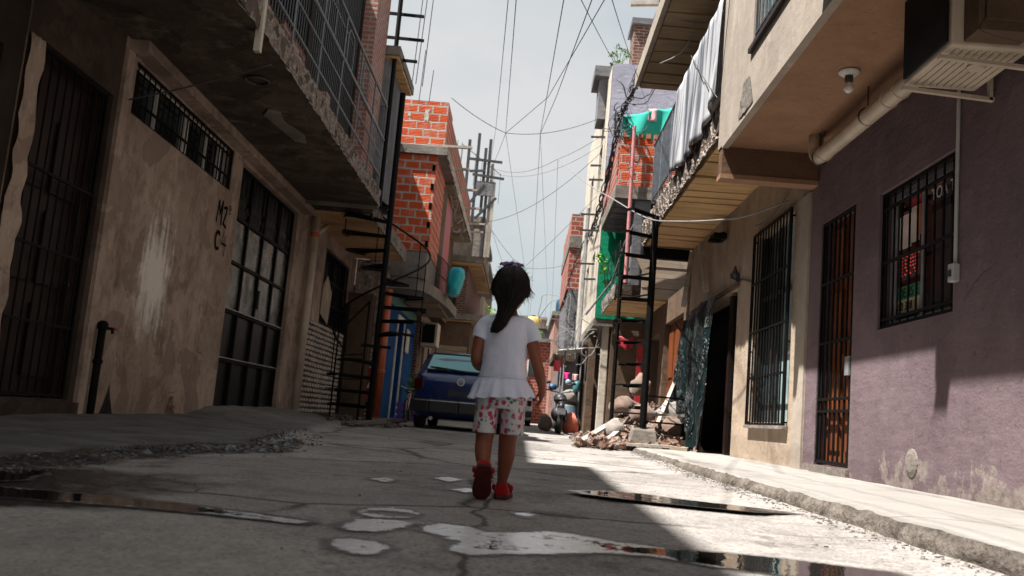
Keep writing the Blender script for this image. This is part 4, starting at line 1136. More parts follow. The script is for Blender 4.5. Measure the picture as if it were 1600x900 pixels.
# barred window with its sign boards
Xw = XR + .085
mb = MB()
for y in (5.55, 6.15, 6.61, 6.67): mb.box(Xw - .006, Xw + .006, y - .016, y + .016, 1.24, 2.2)
mb.box(Xw - .005, Xw + .005, 5.53, 6.7, 1.21, 1.26); mb.box(Xw - .005, Xw + .005, 5.53, 6.7, 2.15, 2.2)
w = mb.build('window', M['galv'], h)
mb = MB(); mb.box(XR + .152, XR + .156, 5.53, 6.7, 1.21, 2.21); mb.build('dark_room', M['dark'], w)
def gpane():
    g = G('window_pane')
    tr = g.nd('BsdfTransparent'); gl = g.nd('BsdfGlossy'); gl.inputs['Roughness'].default_value = .05
    fr = g.nd('Fresnel'); fr.inputs[0].default_value = 1.2
    mx = g.nd('MixShader'); g.nt.links.new(g.ma('MULTIPLY', fr.outputs[0], .12), mx.inputs[0]); g.nt.links.new(tr.outputs[0], mx.inputs[1]); g.nt.links.new(gl.outputs[0], mx.inputs[2])
    g.nt.links.new(mx.outputs[0], g.out.inputs[0]); return g.m
M['clear'] = gpane()
mb = MB(); mb.quad((Xw, 5.53, 1.22), (Xw, 6.7, 1.22), (Xw, 6.7, 2.19), (Xw, 5.53, 2.19)); mb.build('pane', M['clear'], w)
bars_x(XR + .03, 5.53, 6.7, 1.22, 2.2, 9, (1.69, 2.09, 1.27), .007).build('security_bars', M['black'], w)
Xs = Xw + .014
def board(y0, y1, z0, z1, mat, nm, X=None): mb = MB(); X = X or Xs; mb.box(X, X + .012, y0, y1, z0, z1); return mb.build(nm, mat, w)
board(6.4, 6.58, 1.78, 2.02, M['paper'], 'notice'); board(6.27, 6.385, 1.8, 2.05, M['paper'], 'notice')
board(6.22, 6.4, 2.06, 2.16, M['redc'], 'poster'); board(6.22, 6.26, 1.84, 2.05, M['pipeo'], 'poster')
board(6.22, 6.58, 1.41, 1.5, plain('sign_green', (.01, .22, .10), .5), 'number_sign'); board(6.22, 6.58, 1.315, 1.405, plain('sign_straw', (.50, .43, .25), .5), 'number_sign')
board(5.58, 6.08, 2.0, 2.13, M['doord'], 'header_board'); board(5.58, 6.1, 1.25, 1.95, M['doord'], 'curtain', Xs + .02)
text_mesh('DE 25 E', .10, M['dark'], 'lettering', w, (Xs - .003, 6.565, 1.418), (0, -1, 0), (0, 0, 1), .001)
text_mesh('80 338 1', .085, M['dark'], 'lettering', w, (Xs - .003, 6.57, 1.327), (0, -1, 0), (0, 0, 1), .001)
text_mesh('TOA T', .115, M['paper'], 'lettering', w, (Xs - .003, 6.06, 2.02), (0, -1, 0), (0, 0, 1), .001)
rows5 = ['..#...#.#.#..#.#', '..#..#...#.#.##.', '..#..#..##.#.##.', '..#..#...#.#.##.', '..#...#.#...#.#.', '..#..#..##...##.']
mb = MB()
for r, s in enumerate(rows5):
    for c, ch in enumerate(s):
        if ch == '#': mb.ball((Xs - .004, 6.56 - c * .021, 1.71 - r * .026), .0065, nu=6, nv=4)
mb.build('led_dots', M['led'], w)
board(6.2, 6.58, 1.55, 1.735, M['plastic'], 'led_panel')
# barred door
mb = MB(); mb.box(XR + .1, XR + .14, 7.22, 8.03, .18, 2.27)
for c, d2 in ((.3, .95), (1.1, 1.65), (1.78, 2.2)):
    mb.box(XR + .08, XR + .099, 7.3, 7.56, c, d2); mb.box(XR + .08, XR + .099, 7.68, 7.94, c, d2)
dr = mb.build('door', M['door'], h)
bars_x(XR + .02, 7.23, 8.02, .2, 2.26, 7, (.62, .72 + .0, 1.2, 1.72), .009, .01, .016).build('security_bars', M['black'], dr)
mb = MB(); mb.box(XR + .0, XR + .035, 7.27, 7.36, .9, 1.05); mb.build('lock', M['galv'], dr)
mb = MB(); mb.box(XR - .03, XR + .1, 7.18, 8.08, .1, .165); mb.build('door_sill', M['conc'], h)
# ceiling lamp
t = thing('ceiling_bulb', 'bare white bulb on a round ceiling rose under the brown soffit', 'light bulb', (2.13, 6.25, 2.97))
mb = MB(); mb.lathe((2.13, 6.25, 2.97), [(.075, 0), (.075, -.012), (.05, -.03), (.04, -.032)], 18); mb.build('ceiling_rose', M['paper'], t, smooth=True)
mb = MB(); mb.lathe((2.13, 6.25, 2.938), [(.028, 0), (.03, -.04), (.024, -.045)], 12); mb.build('socket', M['iron'], t)
mb = MB(); mb.lathe((2.13, 6.25, 2.893), [(.016, 0), (.02, -.01), (.036, -.04), (.034, -.06), (.018, -.078), (.002, -.084)], 16); mb.build('bulb', M['bulb'], t, smooth=True)
# drain pipe under the soffit
t = thing('drainpipe', 'fat cream drain pipe with an elbow, strung under the soffit along the purple wall', 'drainpipe', (2.36, 7.6, 2.75))
mb = MB(); mb.tube([(2.36, 3.0, 2.70), (2.36, 7.5, 2.745), (2.36, 7.62, 2.76), (2.36, 7.68, 2.80), (2.36, 7.7, 2.86), (2.36, 7.7, 2.975)], .062, 16); mb.build('pipe', M['pipe'], t, smooth=True)
mb = MB()
for y in (7.45, 6.1, 5.9): mb.lathe((2.36, y, 2.745 - (7.5 - y) * .01), [(.063, -.01), (.07, -.008), (.07, .008), (.063, .01)], 16, 'y')
mb.build('joint_ring', M['pipe'], t)
mb = MB()
for y in (7.58, 6.5): mb.tube([(2.36, y, 2.97), (2.36, y, 2.80)], .006, 5); wheel_ring(mb, (2.36, y, 2.742), .066, .0, 'y', 18, .006)
mb.build('hanger', M['iron'], t)
# conduit and socket box
t = thing('conduit', 'thin grey cable conduit running down the purple wall to a small junction box', 'conduit', (XR - .015, 5.46, 1.4))
mb = MB(); mb.tube([(XR - .014, 5.45, 2.95), (XR - .014, 5.465, 1.47)], .012, 8); mb.build('pipe', M['pipeg'], t)
mb = MB(); mb.box(XR - .045, XR - .001, 5.43, 5.5, 1.37, 1.48); jb = mb.build('junction_box', M['pipeg'], t, bevel=.006)
mb = MB(); mb.box(XR - .055, XR - .046, 5.45, 5.48, 1.4, 1.44); mb.build('switch', M['iron'], jb)
# air conditioner on its brackets
t = thing('air_conditioner', 'large cream air conditioner with a dark grille on two brackets, high on the purple wall', 'air conditioner', (2.28, 4.9, 2.42))
mb = MB(); mb.box(2.06, 2.47, 4.52, 5.12, 2.43, 2.955); c_ = mb.build('casing', M['acw'], t, bevel=.012)
mb = MB(); mb.box(2.045, 2.058, 4.55, 5.09, 2.46, 2.93); mb.build('grille', M['acd'], t)
mb = MB()
for k in range(9): x = 2.1 + k * .04; mb.box(x, x + .018, 4.56, 5.06, 2.42, 2.43)
mb.lathe((2.3, 4.75, 2.405), [(.04, 0), (.05, .01), (.05, .025)], 14)
mb.build('ribbed_base', M['acw'], t)
mb = MB(); mb.box(2.12, 2.4, 4.36, 4.515, 2.45, 2.75); mb.box(2.15, 2.36, 4.34, 4.36, 2.5, 2.7); mb.build('side_cover', M['brown'], t)
for y in (5.06, 4.6):
    mb = MB(); mb.bar((2.03, y, 2.395), (2.549, y, 2.365), .03, .02); mb.bar((2.53, y, 2.36), (2.53, y, 2.75), .03, .02); mb.build('bracket', M['pipe'], t)
# stain blister at the wall's foot
mb = MB(); mb.lathe((XR + .005, 6.05, .27), [(.10, 0), (.09, -.012), (.06, -.02), (.02, -.022)], 16, 'x'); mb.build('render_blister', M['conc'], h)

# ---- beige house
h = thing('beige_house', 'beige plaster house with a tall barred window and a balcony on clay joists', 'house', (XR, 11, 0))
WN = (8.89, 10.31, .52, 2.6, .13); DR = (11.2, 14.2, .1, 2.16, .3)
mb = MB(); wall_x(mb, XR, -1, 8.365, 14.5, 0, 3.3, [WN, DR]); ends(mb, XR, 8, 8.365, 14.5, 0, 3.3, top=False); mb.build('wall', M['beige'], h)
mb = MB(); mb.box(XR - .02, XR + .02, 8.37, 8.66, 0.02, 2.66); mb.build('corner_pilaster', M['facade'], h)
mb = MB(); mb.box(XR + .05, XR + .09, 8.9, 8.94, .54, 2.58); mb.box(XR + .05, XR + .09, 10.26, 10.3, .54, 2.58); mb.box(XR + .05, XR + .09, 9.58, 9.62, .54, 2.58); mb.box(XR + .048, XR + .092, 8.9, 10.3, 1.86, 1.9)
w = mb.build('window', M['iron'], h)
mb = MB(); mb.box(XR + .1, XR + .12, 8.89, 9.6, .52, 2.6); mb.build('pane', M['glasst'], w)
mb = MB(); mb.box(XR + .1, XR + .12, 9.6, 10.31, .52, 2.6); mb.build('pane', M['glass'], w)
bars_x(XR - .04, 8.87, 10.33, .5, 2.62, 13, (1.0, 1.5, 2.05), .009, .009, .014).build('security_bars', M['black'], w)
mb = MB()
for z in (.52, 1.3, 2.55):
    for y in (8.88, 10.32): mb.bar((XR - .04, y, z), (XR + .002, y, z), .016)
mb.build('bar_anchors', M['black'], w)
mb = MB(); mb.box(XR - .06, XR - .001, 8.84, 10.36, .455, .485); mb.build('sill', M['conc'], w)
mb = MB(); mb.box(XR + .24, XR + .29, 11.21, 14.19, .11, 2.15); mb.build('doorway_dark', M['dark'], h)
mb = MB(); mb.box(XR + .02, XR + .1, 11.6, 11.72, .1, 2.12); mb.build('door_post', M['doord'], h)
bars_x(XR + .06, 11.22, 11.58, .14, 2.1, 4, (.6, 1.05, 1.5), .008).build('door_grille', M['black'], h)
mb = MB(); mb.box(XR - .03, XR + .03, 11.1, 14.25, 2.165, 2.22); mb.build('door_lintel', M['brown'], h)
mb = MB(); mb.tube([(XR - .01, 10.4, 2.1), (XR - .012, 10.9, 2.22), (XR - .012, 11.2, 2.25)], .008, 5); mb.tube([(XR - .012, 10.32, 1.05), (XR - .012, 10.15, 1.02)], .01, 5); mb.build('wall_cable', M['iron'], h)
# slab, joists, rail
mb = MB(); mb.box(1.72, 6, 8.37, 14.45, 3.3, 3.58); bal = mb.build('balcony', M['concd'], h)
mb = MB(); joists(mb, 1.78, XR + .02, 8.45, 14.4, 3.298, .30, .05, .05, 12); mb.build('joist_ceiling', M['joist'], bal)
rough_edge(1.71, -1, 8.37, 14.45, 3.24, 3.62, .045, .05, 7, 11).build('slab_edge', M['crumble'], bal)
mb = MB(); mb.box(1.73, XR, 14.4, 14.46, 3.23, 3.55); mb.build('end_edge', M['conc'], bal)
mb = MB(); mb.box(1.75, 2.5, 14.47, 14.6, 3.06, 3.24); mb.build('steel_beam', M['black'], h)
mb = MB()
for z, r in ((3.78, .014), (4.68, .02)): mb.tube([(1.74, 8.4, z), (1.74, 13.75, z), (XR, 13.75, z)], r, 8)
for i in range(54): y = 8.42 + i * .1; mb.tube([(1.74, y, 3.6 if i % 9 == 0 else 3.78), (1.74, y, 4.68)], .014 if i % 9 == 0 else .008, 6)
for i in range(7): x = 1.82 + i * .1; mb.tube([(x, 13.75, 3.78), (x, 13.75, 4.68)], .008, 6)
mb.build('railing', M['railm'], bal)
mb = MB(); mb.box(XR, 6, 8.37, 14.45, 3.6, 7.2); mb.build('upper_wall', M['facade'], h)
mb = MB(); mb.box(1.42, 6, 10.0, 14.1, 5.76, 5.92); us = mb.build('upper_slab', M['facade'], h)
mb = MB(); joists(mb, 1.48, XR - .02, 10.05, 14.05, 5.755, .42, .05, .05, 21); mb.build('joist_ceiling', M['joistd'], us)
mb = MB(); mb.box(1.40, 1.418, 9.98, 14.12, 5.72, 5.96); mb.build('edge_board', M['facade'], us)
mb = MB(); mb.bar((1.2, 13.6, 6.9), (1.75, 13.6, 6.95), .09, .06); mb.build('board_end', M['plank'], us)
mb = MB(); mb.tube([(XR - .03, 12.0, 3.02), (XR - .10, 12.0, 3.0)], .014, 6); mb.box(XR - .2, XR - .03, 11.85, 12.15, 2.9, 2.98); mb.box(XR - .25, XR - .1, 11.9, 12.0, 2.86, 2.9)
t = mb.build('wall_lamp', M['black'], bevel=.006, origin=(XR - .1, 12, 2.9)); tag(t, 'small black lamp fixed to the beige wall below the joists', 'wall lamp')
mb = MB(); mb.lathe((XR - .06, 11.15, 2.26), [(.05, 0), (.06, .05), (.03, .1), (.01, .16)], 12); mb.bar((XR - .06, 11.15, 2.26), (XR, 11.2, 2.2), .03)
t = mb.build('wall_lantern', M['iron'], origin=(XR - .06, 11.15, 2.26)); tag(t, 'small grey lantern at the top corner of the dark doorway', 'wall lamp')
# sheet over the railing
def shfn(u, v):
    y = 8.72 + 2.75 * u
    z = 4.72 - v * (1.12 + .18 * math.sin(u * 2.6) - .1 * u)
    return (1.70 - .025 * math.sin(u * 34) * (.3 + v) - .02 * math.sin(u * 15 + 1) * v - .03 * v, y + .03 * math.sin(v * 5), z)
o = cloth_sheet('hanging_sheet', M['sheet'], shfn, 70, 14); tag(o, 'long silvery grey sheet hung over the balcony railing of the beige house', 'cloth')
# black plastic over the doorway
def tfn(u, v):
    y = 11.75 + 2.4 * u
    pin = math.exp(-((u - .25) / .4) ** 2)
    z = 2.16 - .12 * (1 - pin) * (1 - v) - v * 2.02
    fold = .05 * math.sin(u * 19 + v * 2 + 3 * vn(u * 3, v * 1.2, 1)) + .12 * (.35 - abs(vn(u * 5 + v * .8, v * 1.6, 4))) + .05 * (.3 - abs(vn(u * 12 + v, v * 2.6, 8)))
    return (XR - .13 - fold * (.5 + .9 * v) - .22 * v * (1 - v) - .05 * v, y - .28 * (1 - v) * (u - .1) * .5, z)
o = cloth_sheet('plastic_sheet', M['blackplastic'], tfn, 90, 70); tag(o, 'crumpled shiny black plastic sheet hung over the doorway of the beige house', 'plastic sheet')
mb = MB(); mb.bar((2.05, 11.9, .125), (2.4, 13.5, .125), .22, .06)
tag(mb.build('plank', M['board']), 'thick plank lying on the sidewalk under the black plastic sheet', 'plank')
for k, (p, q) in enumerate((((XR - .1, 14.0, 3.1), (XR - .25, 13.6, 2.2)), ((XR - .1, 13.3, 3.1), (XR - .06, 12.9, 2.35)))):
    mb = MB(); mb.bar(p, q, .07, .05)
    tag(mb.build('batten', M['plank'], origin=q), ('pale batten leaning at the far corner of the beige wall, farther of two', 'thin pale batten on the beige wall above the black plastic sheet')[k], 'batten')

# ---- second spiral stair (right)
spiral('spiral_stair', 'black iron spiral stair on the right sidewalk, standing on a concrete block beside the rubble', 1.66, 12.5, .36, 3.3, .5, 1.75, .36, 10, 3.28, hand=1, rail=False)
mb = MB(); mb.prism([(1.46, 12.3, .1), (1.88, 12.3, .1), (1.88, 12.72, .1), (1.46, 12.72, .1)], (0, 0, .02)); mb.loft([[(1.48, 12.33, .12), (1.86, 12.33, .12), (1.86, 12.7, .12), (1.48, 12.7, .12)], [(1.52, 12.37, .33), (1.82, 12.37, .33), (1.82, 12.67, .33), (1.52, 12.67, .33)], [(1.56, 12.4, .36), (1.79, 12.4, .36), (1.79, 12.64, .36), (1.56, 12.64, .36)]])
t = mb.build('concrete_block', M['conc'], bevel=.012, origin=(1.66, 12.5, .1)); tag(t, 'square concrete block under the pole of the right spiral stair', 'block')
t = thing('stair_guard', 'black iron guard frame with level rungs between two posts, left of the right spiral stair', 'guard rail', (1.3, 13.4, .1))
mb = MB(); mb.tube([(1.32, 13.4, .1), (1.32, 13.4, 2.6)], .03, 8); mb.build('post', M['black'], t)
mb = MB(); mb.tube([(2.3, 12.9, .1), (2.3, 12.9, 1.6), (2.1, 12.95, 1.85)], .018, 8); mb.build('post', M['black'], t)
mb = MB()
for z in (.55, .95, 1.85, 2.2, 2.5):
    mb = MB(); mb.tube([(1.32, 13.4, z), (1.68, 12.6, z)], .014, 6); mb.build('rung', M['black'], t)
for z in (.45, .8):
    mb = MB(); mb.tube([(1.68, 12.6, z), (2.3, 12.9, z)], .014, 6); mb.build('rung', M['black'], t)
mb = MB(); mb.tube([(1.07, 17, 2.36), (1.51, 17, 3.02), (1.7, 17, 3.77), (1.95, 17, 4.41)], .02, 6); mb.build('sloping_rail', M['iron'], t)

# ---- brick and board house
h = thing('patchwork_house', 'patchwork house of boards, grey concrete and red brick behind the right spiral stair', 'house', (XR, 15, 0))
mb = MB(); wall_x(mb, XR, -1, 14.52, 19.9, 0, 2.75, [(15.0, 17.0, .1, 2.3, .2), (17.6, 19.2, .1, 2.2, .3)]); ends(mb, XR, 8, 14.52, 19.9, 0, 2.75, top=False); mb.build('wall', M['brown'], h)
mb = MB(); mb.box(XR + .1, XR + .15, 15.01, 16.99, .11, 2.29)
for y in (15.1, 15.75, 16.4):
    for z in (.25, 1.3): mb.box(XR + .08, XR + .099, y, y + .5, z, z + .85)
mb.build('door', M['door'], h)
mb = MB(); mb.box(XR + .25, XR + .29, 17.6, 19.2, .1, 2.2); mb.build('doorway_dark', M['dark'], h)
mb = MB(); mb.box(1.58, 6, 16.9, 19.9, 2.78, 2.98); bal = mb.build('balcony', M['concd'], h)
mb = MB(); joists(mb, 1.60, XR + .35, 16.95, 19.8, 2.775, .32, .05, .04, 31); mb.build('joist_ceiling', M['joist'], bal)
mb = MB()
for k in range(5): mb.box(2.05, XR + .4, 16.84 - .01 * (k % 2), 16.88, 2.74 + k * .2, 2.93 + k * .2)
mb.build('board_wall', M['board'], h)
mb = MB(); mb.box(1.84, 2.14, 16.95, 17.3, 2.99, 4.61); mb.build('grey_wall', M['greyc'], h)
mb = MB(); mb.bar((1.95, 16.7, 3.35), (2.9, 16.7, 3.85), .06, .26); mb.build('raking_beam', M['board'], h)
mb = MB(); mb.box(2.1, XR + .3, 16.9, 16.94, 3.76, 4.3); mb.build('upper_dark', M['dark'], h)
mb = MB(); mb.box(2.16, 6, 17.35, 19.9, 2.99, 4.6); mb.build('middle_wall', M['brown'], h)
mb = MB(); mb.box(1.45, 6, 16.9, 19.9, 4.62, 4.86); s1 = mb.build('upper_slab', M['conc'], h)
mb = MB(); joists(mb, 1.5, 2.5, 17.0, 19.8, 4.615, .5, .06, .08, 5); mb.build('joist_ceiling', M['greyc'], s1)
mb = MB(); mb.box(1.5, 6, 16.92, 17.1, 4.87, 5.8); mb.build('parapet', M['orange'], h)
mb = MB(); mb.box(1.47, 1.6, 17.12, 19.85, 4.87, 5.85); mb.build('side_parapet', M['brickred'], h)
for k in range(7):
    mb = MB(); mb.box(1.52 + k * .15, 1.6 + k * .15, 16.9, 17.0, 5.81, 5.9); mb.build('coping_stub', M['terracotta'], h)
mb = MB(); mb.tube([(1.74, 16.8, 2.99), (1.72, 16.8, 6.0)], .035, 10); mb.build('pink_post', plain('pink_paint', (.5, .2, .2), .6), h)
mb = MB()
for z in (3.3, 3.8): mb.tube([(1.62, 16.95, z), (1.62, 19.5, z)], .014, 6)
for k in range(4): mb.tube([(1.62, 16.95 + k * .8, 2.98), (1.62, 16.95 + k * .8, 3.8)], .01, 5)
mb.build('railing', M['iron'], bal)
rough_edge(1.57, -1, 16.9, 19.9, 2.74, 3.02, .04, .1, 4, 9).build('slab_edge', M['conc'], bal)
o = cloth_sheet('tarp', M['teal'], lambda u, v: (1.5 + 1.25 * u, 17.0 + .05 * math.sin(u * 12 + v * 2), 6.24 + .02 * math.sin(u * 15) * (1 - v) + .36 * u - v * (.42 + .36 * u)), 30, 12)
tag(o, 'teal tarp strung above the red brick parapet on the right', 'tarp')
mb = MB(); mb.tube([(1.36, 17.0, 5.86), (1.36, 17.0, 6.35)], .02, 6); mb.build('tarp_post', M['iron'], h)
mb = MB(); mb.tube([(2.7, 17.0, 5.86), (2.7, 17.0, 6.8)], .02, 6); mb.build('tarp_post', M['iron'], h)
o = cloth_sheet('garment', M['rosec'], lambda u, v: (1.98 + .16 * u, 16.95 + .02 * math.sin(u * 6), 6.42 - .25 * v), 6, 6); tag(o, 'small rose garment pegged at the top of the teal tarp', 'clothing')

# ---- tall house: cream street front, green and lilac end wall
XT = 1.46
h = thing('tall_house', 'tall house with a cream front and an end wall green below and lilac above', 'house', (XT, 20, 0))
mb = MB(); wall_x(mb, XT, -1, 20.02, 27.5, 2.66, 8.5, [(21.3, 22.2, 3.4, 4.4, .12), (23.2, 24.2, 3.3, 4.4, .12), (21.4, 22.4, 6.0, 7.1, .12), (24, 25, 6.0, 7.0, .12)]); mb.quad((XT, 27.5, 2.66), (8, 27.5, 2.66), (8, 27.5, 8.5), (XT, 27.5, 8.5)); mb.quad((XT, 20.02, 8.5), (8, 20.02, 8.5), (8, 27.5, 8.5), (XT, 27.5, 8.5)); mb.quad((XT, 20.02, 2.66), (8, 20.02, 2.66), (8, 27.5, 2.66), (XT, 27.5, 2.66))
mb.build('street_wall', M['cream'], h)
for (a, b, c, d2) in ((21.3, 22.2, 3.4, 4.4), (23.2, 24.2, 3.3, 4.4), (21.4, 22.4, 6.0, 7.1), (24, 25, 6.0, 7.0)):
    mb = MB(); mb.box(XT + .09, XT + .118, a, b, c, d2); mb.box(XT + .07, XT + .1, (a + b) / 2 - .02, (a + b) / 2 + .02, c, d2); mb.build('window', M['glass'], h)
mb = MB(); mb.box(XT + .01, 8, 19.98, 20.02, 2.66, 4.9); mb.build('green_wall', M['green'], h)
mb = MB(); mb.box(XT + .01, 8, 19.98, 20.02, 4.903, 8.52); mb.build('lilac_wall', M['lilac'], h)
mb = MB(); mb.box(XT - .2, XT, 21.2, 22.0, 7.6, 8.6); mb.box(XT - .34, XT + .1, 21.0, 22.2, 8.6, 8.85); mb.build('corner_post', M['greyc'], h)
for z in (3.6, 4.1, 4.7, 5.3, 5.9, 6.5, 7.0):
    mb = MB(); mb.bar((XT - .35 + .1 * math.sin(z * 9), 21 + math.sin(z * 5) * .5, z), (XT + .05, 21 + math.sin(z * 5) * .5, z + .02), .05, .04); mb.build('board_end', M['iron'], h)
mb = MB(); mb.tube([(XT - .05, 24.6, .1), (XT - .05, 24.6, 6.2)], .05, 10); mb.build('downpipe', M['galv'], h)
mb = MB(); wall_x(mb, 1.85, -1, 20.02, 27.5, 0, 2.64, [(22.2, 24.2, .1, 2.3, .4)]); ends(mb, 1.85, 8, 20.02, 27.5, 0, 2.64, top=False); mb.build('ground_wall', M['brown'], h)
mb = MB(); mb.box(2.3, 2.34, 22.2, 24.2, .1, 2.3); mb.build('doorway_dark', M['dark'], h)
for y in (20.1, 21.6, 25.2):
    mb = MB(); mb.box(*((1.66, 1.8) if y < 21 else (1.5, 1.66)), y, y + .22, .06, 2.65); mb.build('pillar', M['cream' if y < 21 else 'brown'], h)
mb = MB(); mb.box(1.44, 1.86, 20.0, 27.4, 2.5, 2.655); mb.build('slab_edge', M['conc'], h)
mb = MB(); mb.box(1.95, 2.45, 20.6, 21.4, 8.52, 9.75); tb = mb.build('tank_tower', M['brickdark'], h)
mb = MB(); mb.box(1.88, 2.5, 20.5, 21.5, 9.76, 9.9); mb.build('tank_cap', M['greyc'], tb)
mb = MB(); mb.box(1.85, 2.5, 20.5, 21.5, 8.52, 8.62); mb.build('tank_base', M['white'], tb)
t = thing('roof_plant', 'straggly green plant growing on the roof edge of the lilac wall', 'plant', (1.62, 20.3, 8.52))
mb = MB()
for i in range(9):
    a = i * 2.4; pts = [(1.62 + .02 * math.cos(a), 20.3 + .02 * math.sin(a), 8.5), (1.62 + .12 * math.cos(a), 20.3 + .1 * math.sin(a), 8.75), (1.62 + .22 * math.cos(a), 20.3 + .2 * math.sin(a), 8.85 + .05 * (i % 4))]
    mb.tube(pts, .006, 5)
mb.build('stem', M['leaf'], t)
mb = MB()
for i in range(9):
    a = i * 2.4; leafy(mb, (1.62 + .2 * math.cos(a), 20.3 + .18 * math.sin(a), 8.84 + .05 * (i % 4)), .09, 26, .035, i + 40)
leafy(mb, (1.56, 20.28, 8.62), .14, 120, .045, 77)
mb.build('foliage', M['leaf'], t, fix=False)
t = thing('vine', 'bright green young vine hanging beside the green wall', 'plant', (1.55, 19.8, 3.2))
mb = MB(); leafy(mb, (1.5, 19.75, 3.95), .13, 60, .07, 91); leafy(mb, (1.58, 19.75, 3.7), .12, 45, .06, 92); leafy(mb, (1.62, 19.75, 3.4), .08, 20, .055, 93); mb.build('foliage', M['leafb'], t, fix=False)
mb = MB(); mb.tube([(1.7, 19.85, 2.98), (1.62, 19.78, 3.4), (1.55, 19.75, 3.9)], .01, 5); mb.build('stem', M['leaf'], t)

# ---- brick tower behind
h = thing('brick_tower', 'slim red brick tower with a concrete band, beyond the cream house front', 'building', (1.2, 30, 0))
mb = MB(); mb.box(1.2, 8, 30, 36, 4.7, 6.1); mb.build('brick_wall', M['brickred'], h)
mb = MB(); mb.box(1.17, 8, 29.95, 36, 6.103, 6.5); mb.build('band', M['conc'], h)
mb = MB(); mb.box(1.2, 8, 30, 36, 6.503, 7.25); mb.build('upper_brick', M['brickred'], h)
mb = MB(); mb.box(1.25, 8, 29.9, 36, 0, 4.68); mb.build('lower_wall', M['greyc'], h)
mb = MB(); mb.box(.9, 1.6, 29.5, 33, 2.3, 2.5); mb.build('awning', M['brown'], h)
mb = MB(); mb.box(.95, 1.24, 29.4, 29.45, 1.95, 2.3); mb.build('sign_board', M['redc'], h)

# ---- rubble heap, sacks and planks
def heap(x, y): return .12 + .55 * math.exp(-(((x - 1.95) / .5) ** 2 + ((y - 14.2) / 1.1) ** 2))
mb = MB(); mb.sheet(lambda u, v: (1.1 + 1.45 * u, 12.9 + 3.2 * v, heap(1.1 + 1.45 * u, 12.9 + 3.2 * v) - .06 + .05 * vn(u * 9, v * 12, 1)), 30, 40)
def hp_(r):
    x = 1.75 + r.gauss(0, .36); y = 14.0 + r.gauss(0, .75); x = max(.95, min(2.45, x)); return (x, y, heap(x, y) + .01)
rubble_pile(mb, hp_, 420, .03, .11, 6)
rubble_pile(mb, lambda r: (1.25 + r.gauss(0, .18), 12.7 + r.gauss(0, .45), .09 + abs(r.gauss(0, .04))), 120, .025, .08, 16)
tag(mb.build('rubble_heap', M['rubble'], fix=True), 'heap of broken pinkish bricks and mortar on the sidewalk behind the right spiral stair', 'rubble', kind='stuff')
def sack(label, c, rx, ry, rz, mat, seed, rot=0):
    mb = MB(); mb.ball(c, rx, ry, rz, 26, 18, Matrix.Rotation(rot, 3, 'Z'))
    c_ = Vector(c)
    for i, v in enumerate(mb.v):
        p = Vector(v) - c_
        k = 1 + .22 * vn(p.x * 7 + seed, p.y * 7, p.z * 7) + .1 * vn(p.x * 19, p.y * 19, p.z * 19 + seed)
        if p.z > rz * .55: k *= 1.0; p.x *= .8; p.y *= .8
        p.z = max(p.z, -rz * .62)
        mb.v[i] = tuple(c_ + p * k)
    o = mb.build('sack', mat, smooth=True, origin=(c[0], c[1], c[2] - rz * .6)); tag(o, label, 'sack', 'sacks on the rubble heap'); return o
sack('dusty brown sack standing highest on the rubble heap', (1.82, 14.3, .98), .16, .18, .2, M['sack'], 1)
sack('slumped tan sack on the left shoulder of the rubble heap', (1.55, 14.0, .66), .2, .22, .17, M['sack'], 2, .5)
sack('torn pinkish sack behind the stair pole on the rubble heap', (1.78, 13.5, .55), .22, .18, .16, M['sack'], 3)
sack('fat brown sack at the right foot of the rubble heap by the plastic sheet', (2.2, 13.3, .34), .3, .26, .22, M['sack'], 4)
sack('whitish sack leaning on the brown one at the right of the rubble heap', (2.2, 13.7, .58), .22, .2, .2, M['sackw'], 5)
sack('small pale plastic bag low on the left side of the rubble heap', (1.38, 13.3, .3), .16, .16, .15, M['sackw'], 6)
for k, (p, q, w_) in enumerate((((.75, 12.2, .06), (1.75, 14.6, .62), .09), ((1.15, 12.6, .1), (1.7, 13.9, .5), .07), ((1.7, 12.95, .55), (2.3, 13.0, .58), .1), ((1.25, 12.0, .13), (2.0, 12.05, .15), .2), ((1.95, 13.1, .45), (2.35, 14.2, 1.15), .05))):
    mb = MB(); mb.bar(p, q, w_, .035)
    lb = ('long grey plank sloping from the road up the left side of the rubble heap', 'shorter plank lying beside the long sloping one on the rubble heap', 'level board across the front of the sacks behind the stair pole', 'flat board on the sidewalk in front of the concrete block', 'thin stick rising from the right side of the rubble heap')[k]
    tag(mb.build('plank', M['plank'], origin=p), lb, 'plank')
mb = MB(); mb.box(1.75, 2.4, 12.75, 12.95, .1, .24)
tag(mb.build('beam', M['board']), 'short squared timber at the foot of the rubble heap, right of the concrete block', 'timber')
o = cloth_sheet('rag', M['redc'], lambda u, v: (1.72 + .3 * u, 17.3 + .02 * math.sin(u * 9), 2.02 - .2 * v + .03 * math.sin(u * 8)), 12, 6); tag(o, 'red cloth bundle hanging in the doorway behind the right spiral stair', 'cloth')
mb = MB(); mb.box(2.1, 2.2, 17.2, 17.3, .1, 2.0); tag(mb.build('red_post', M['redc']), 'red painted post in the doorway behind the right spiral stair', 'post')
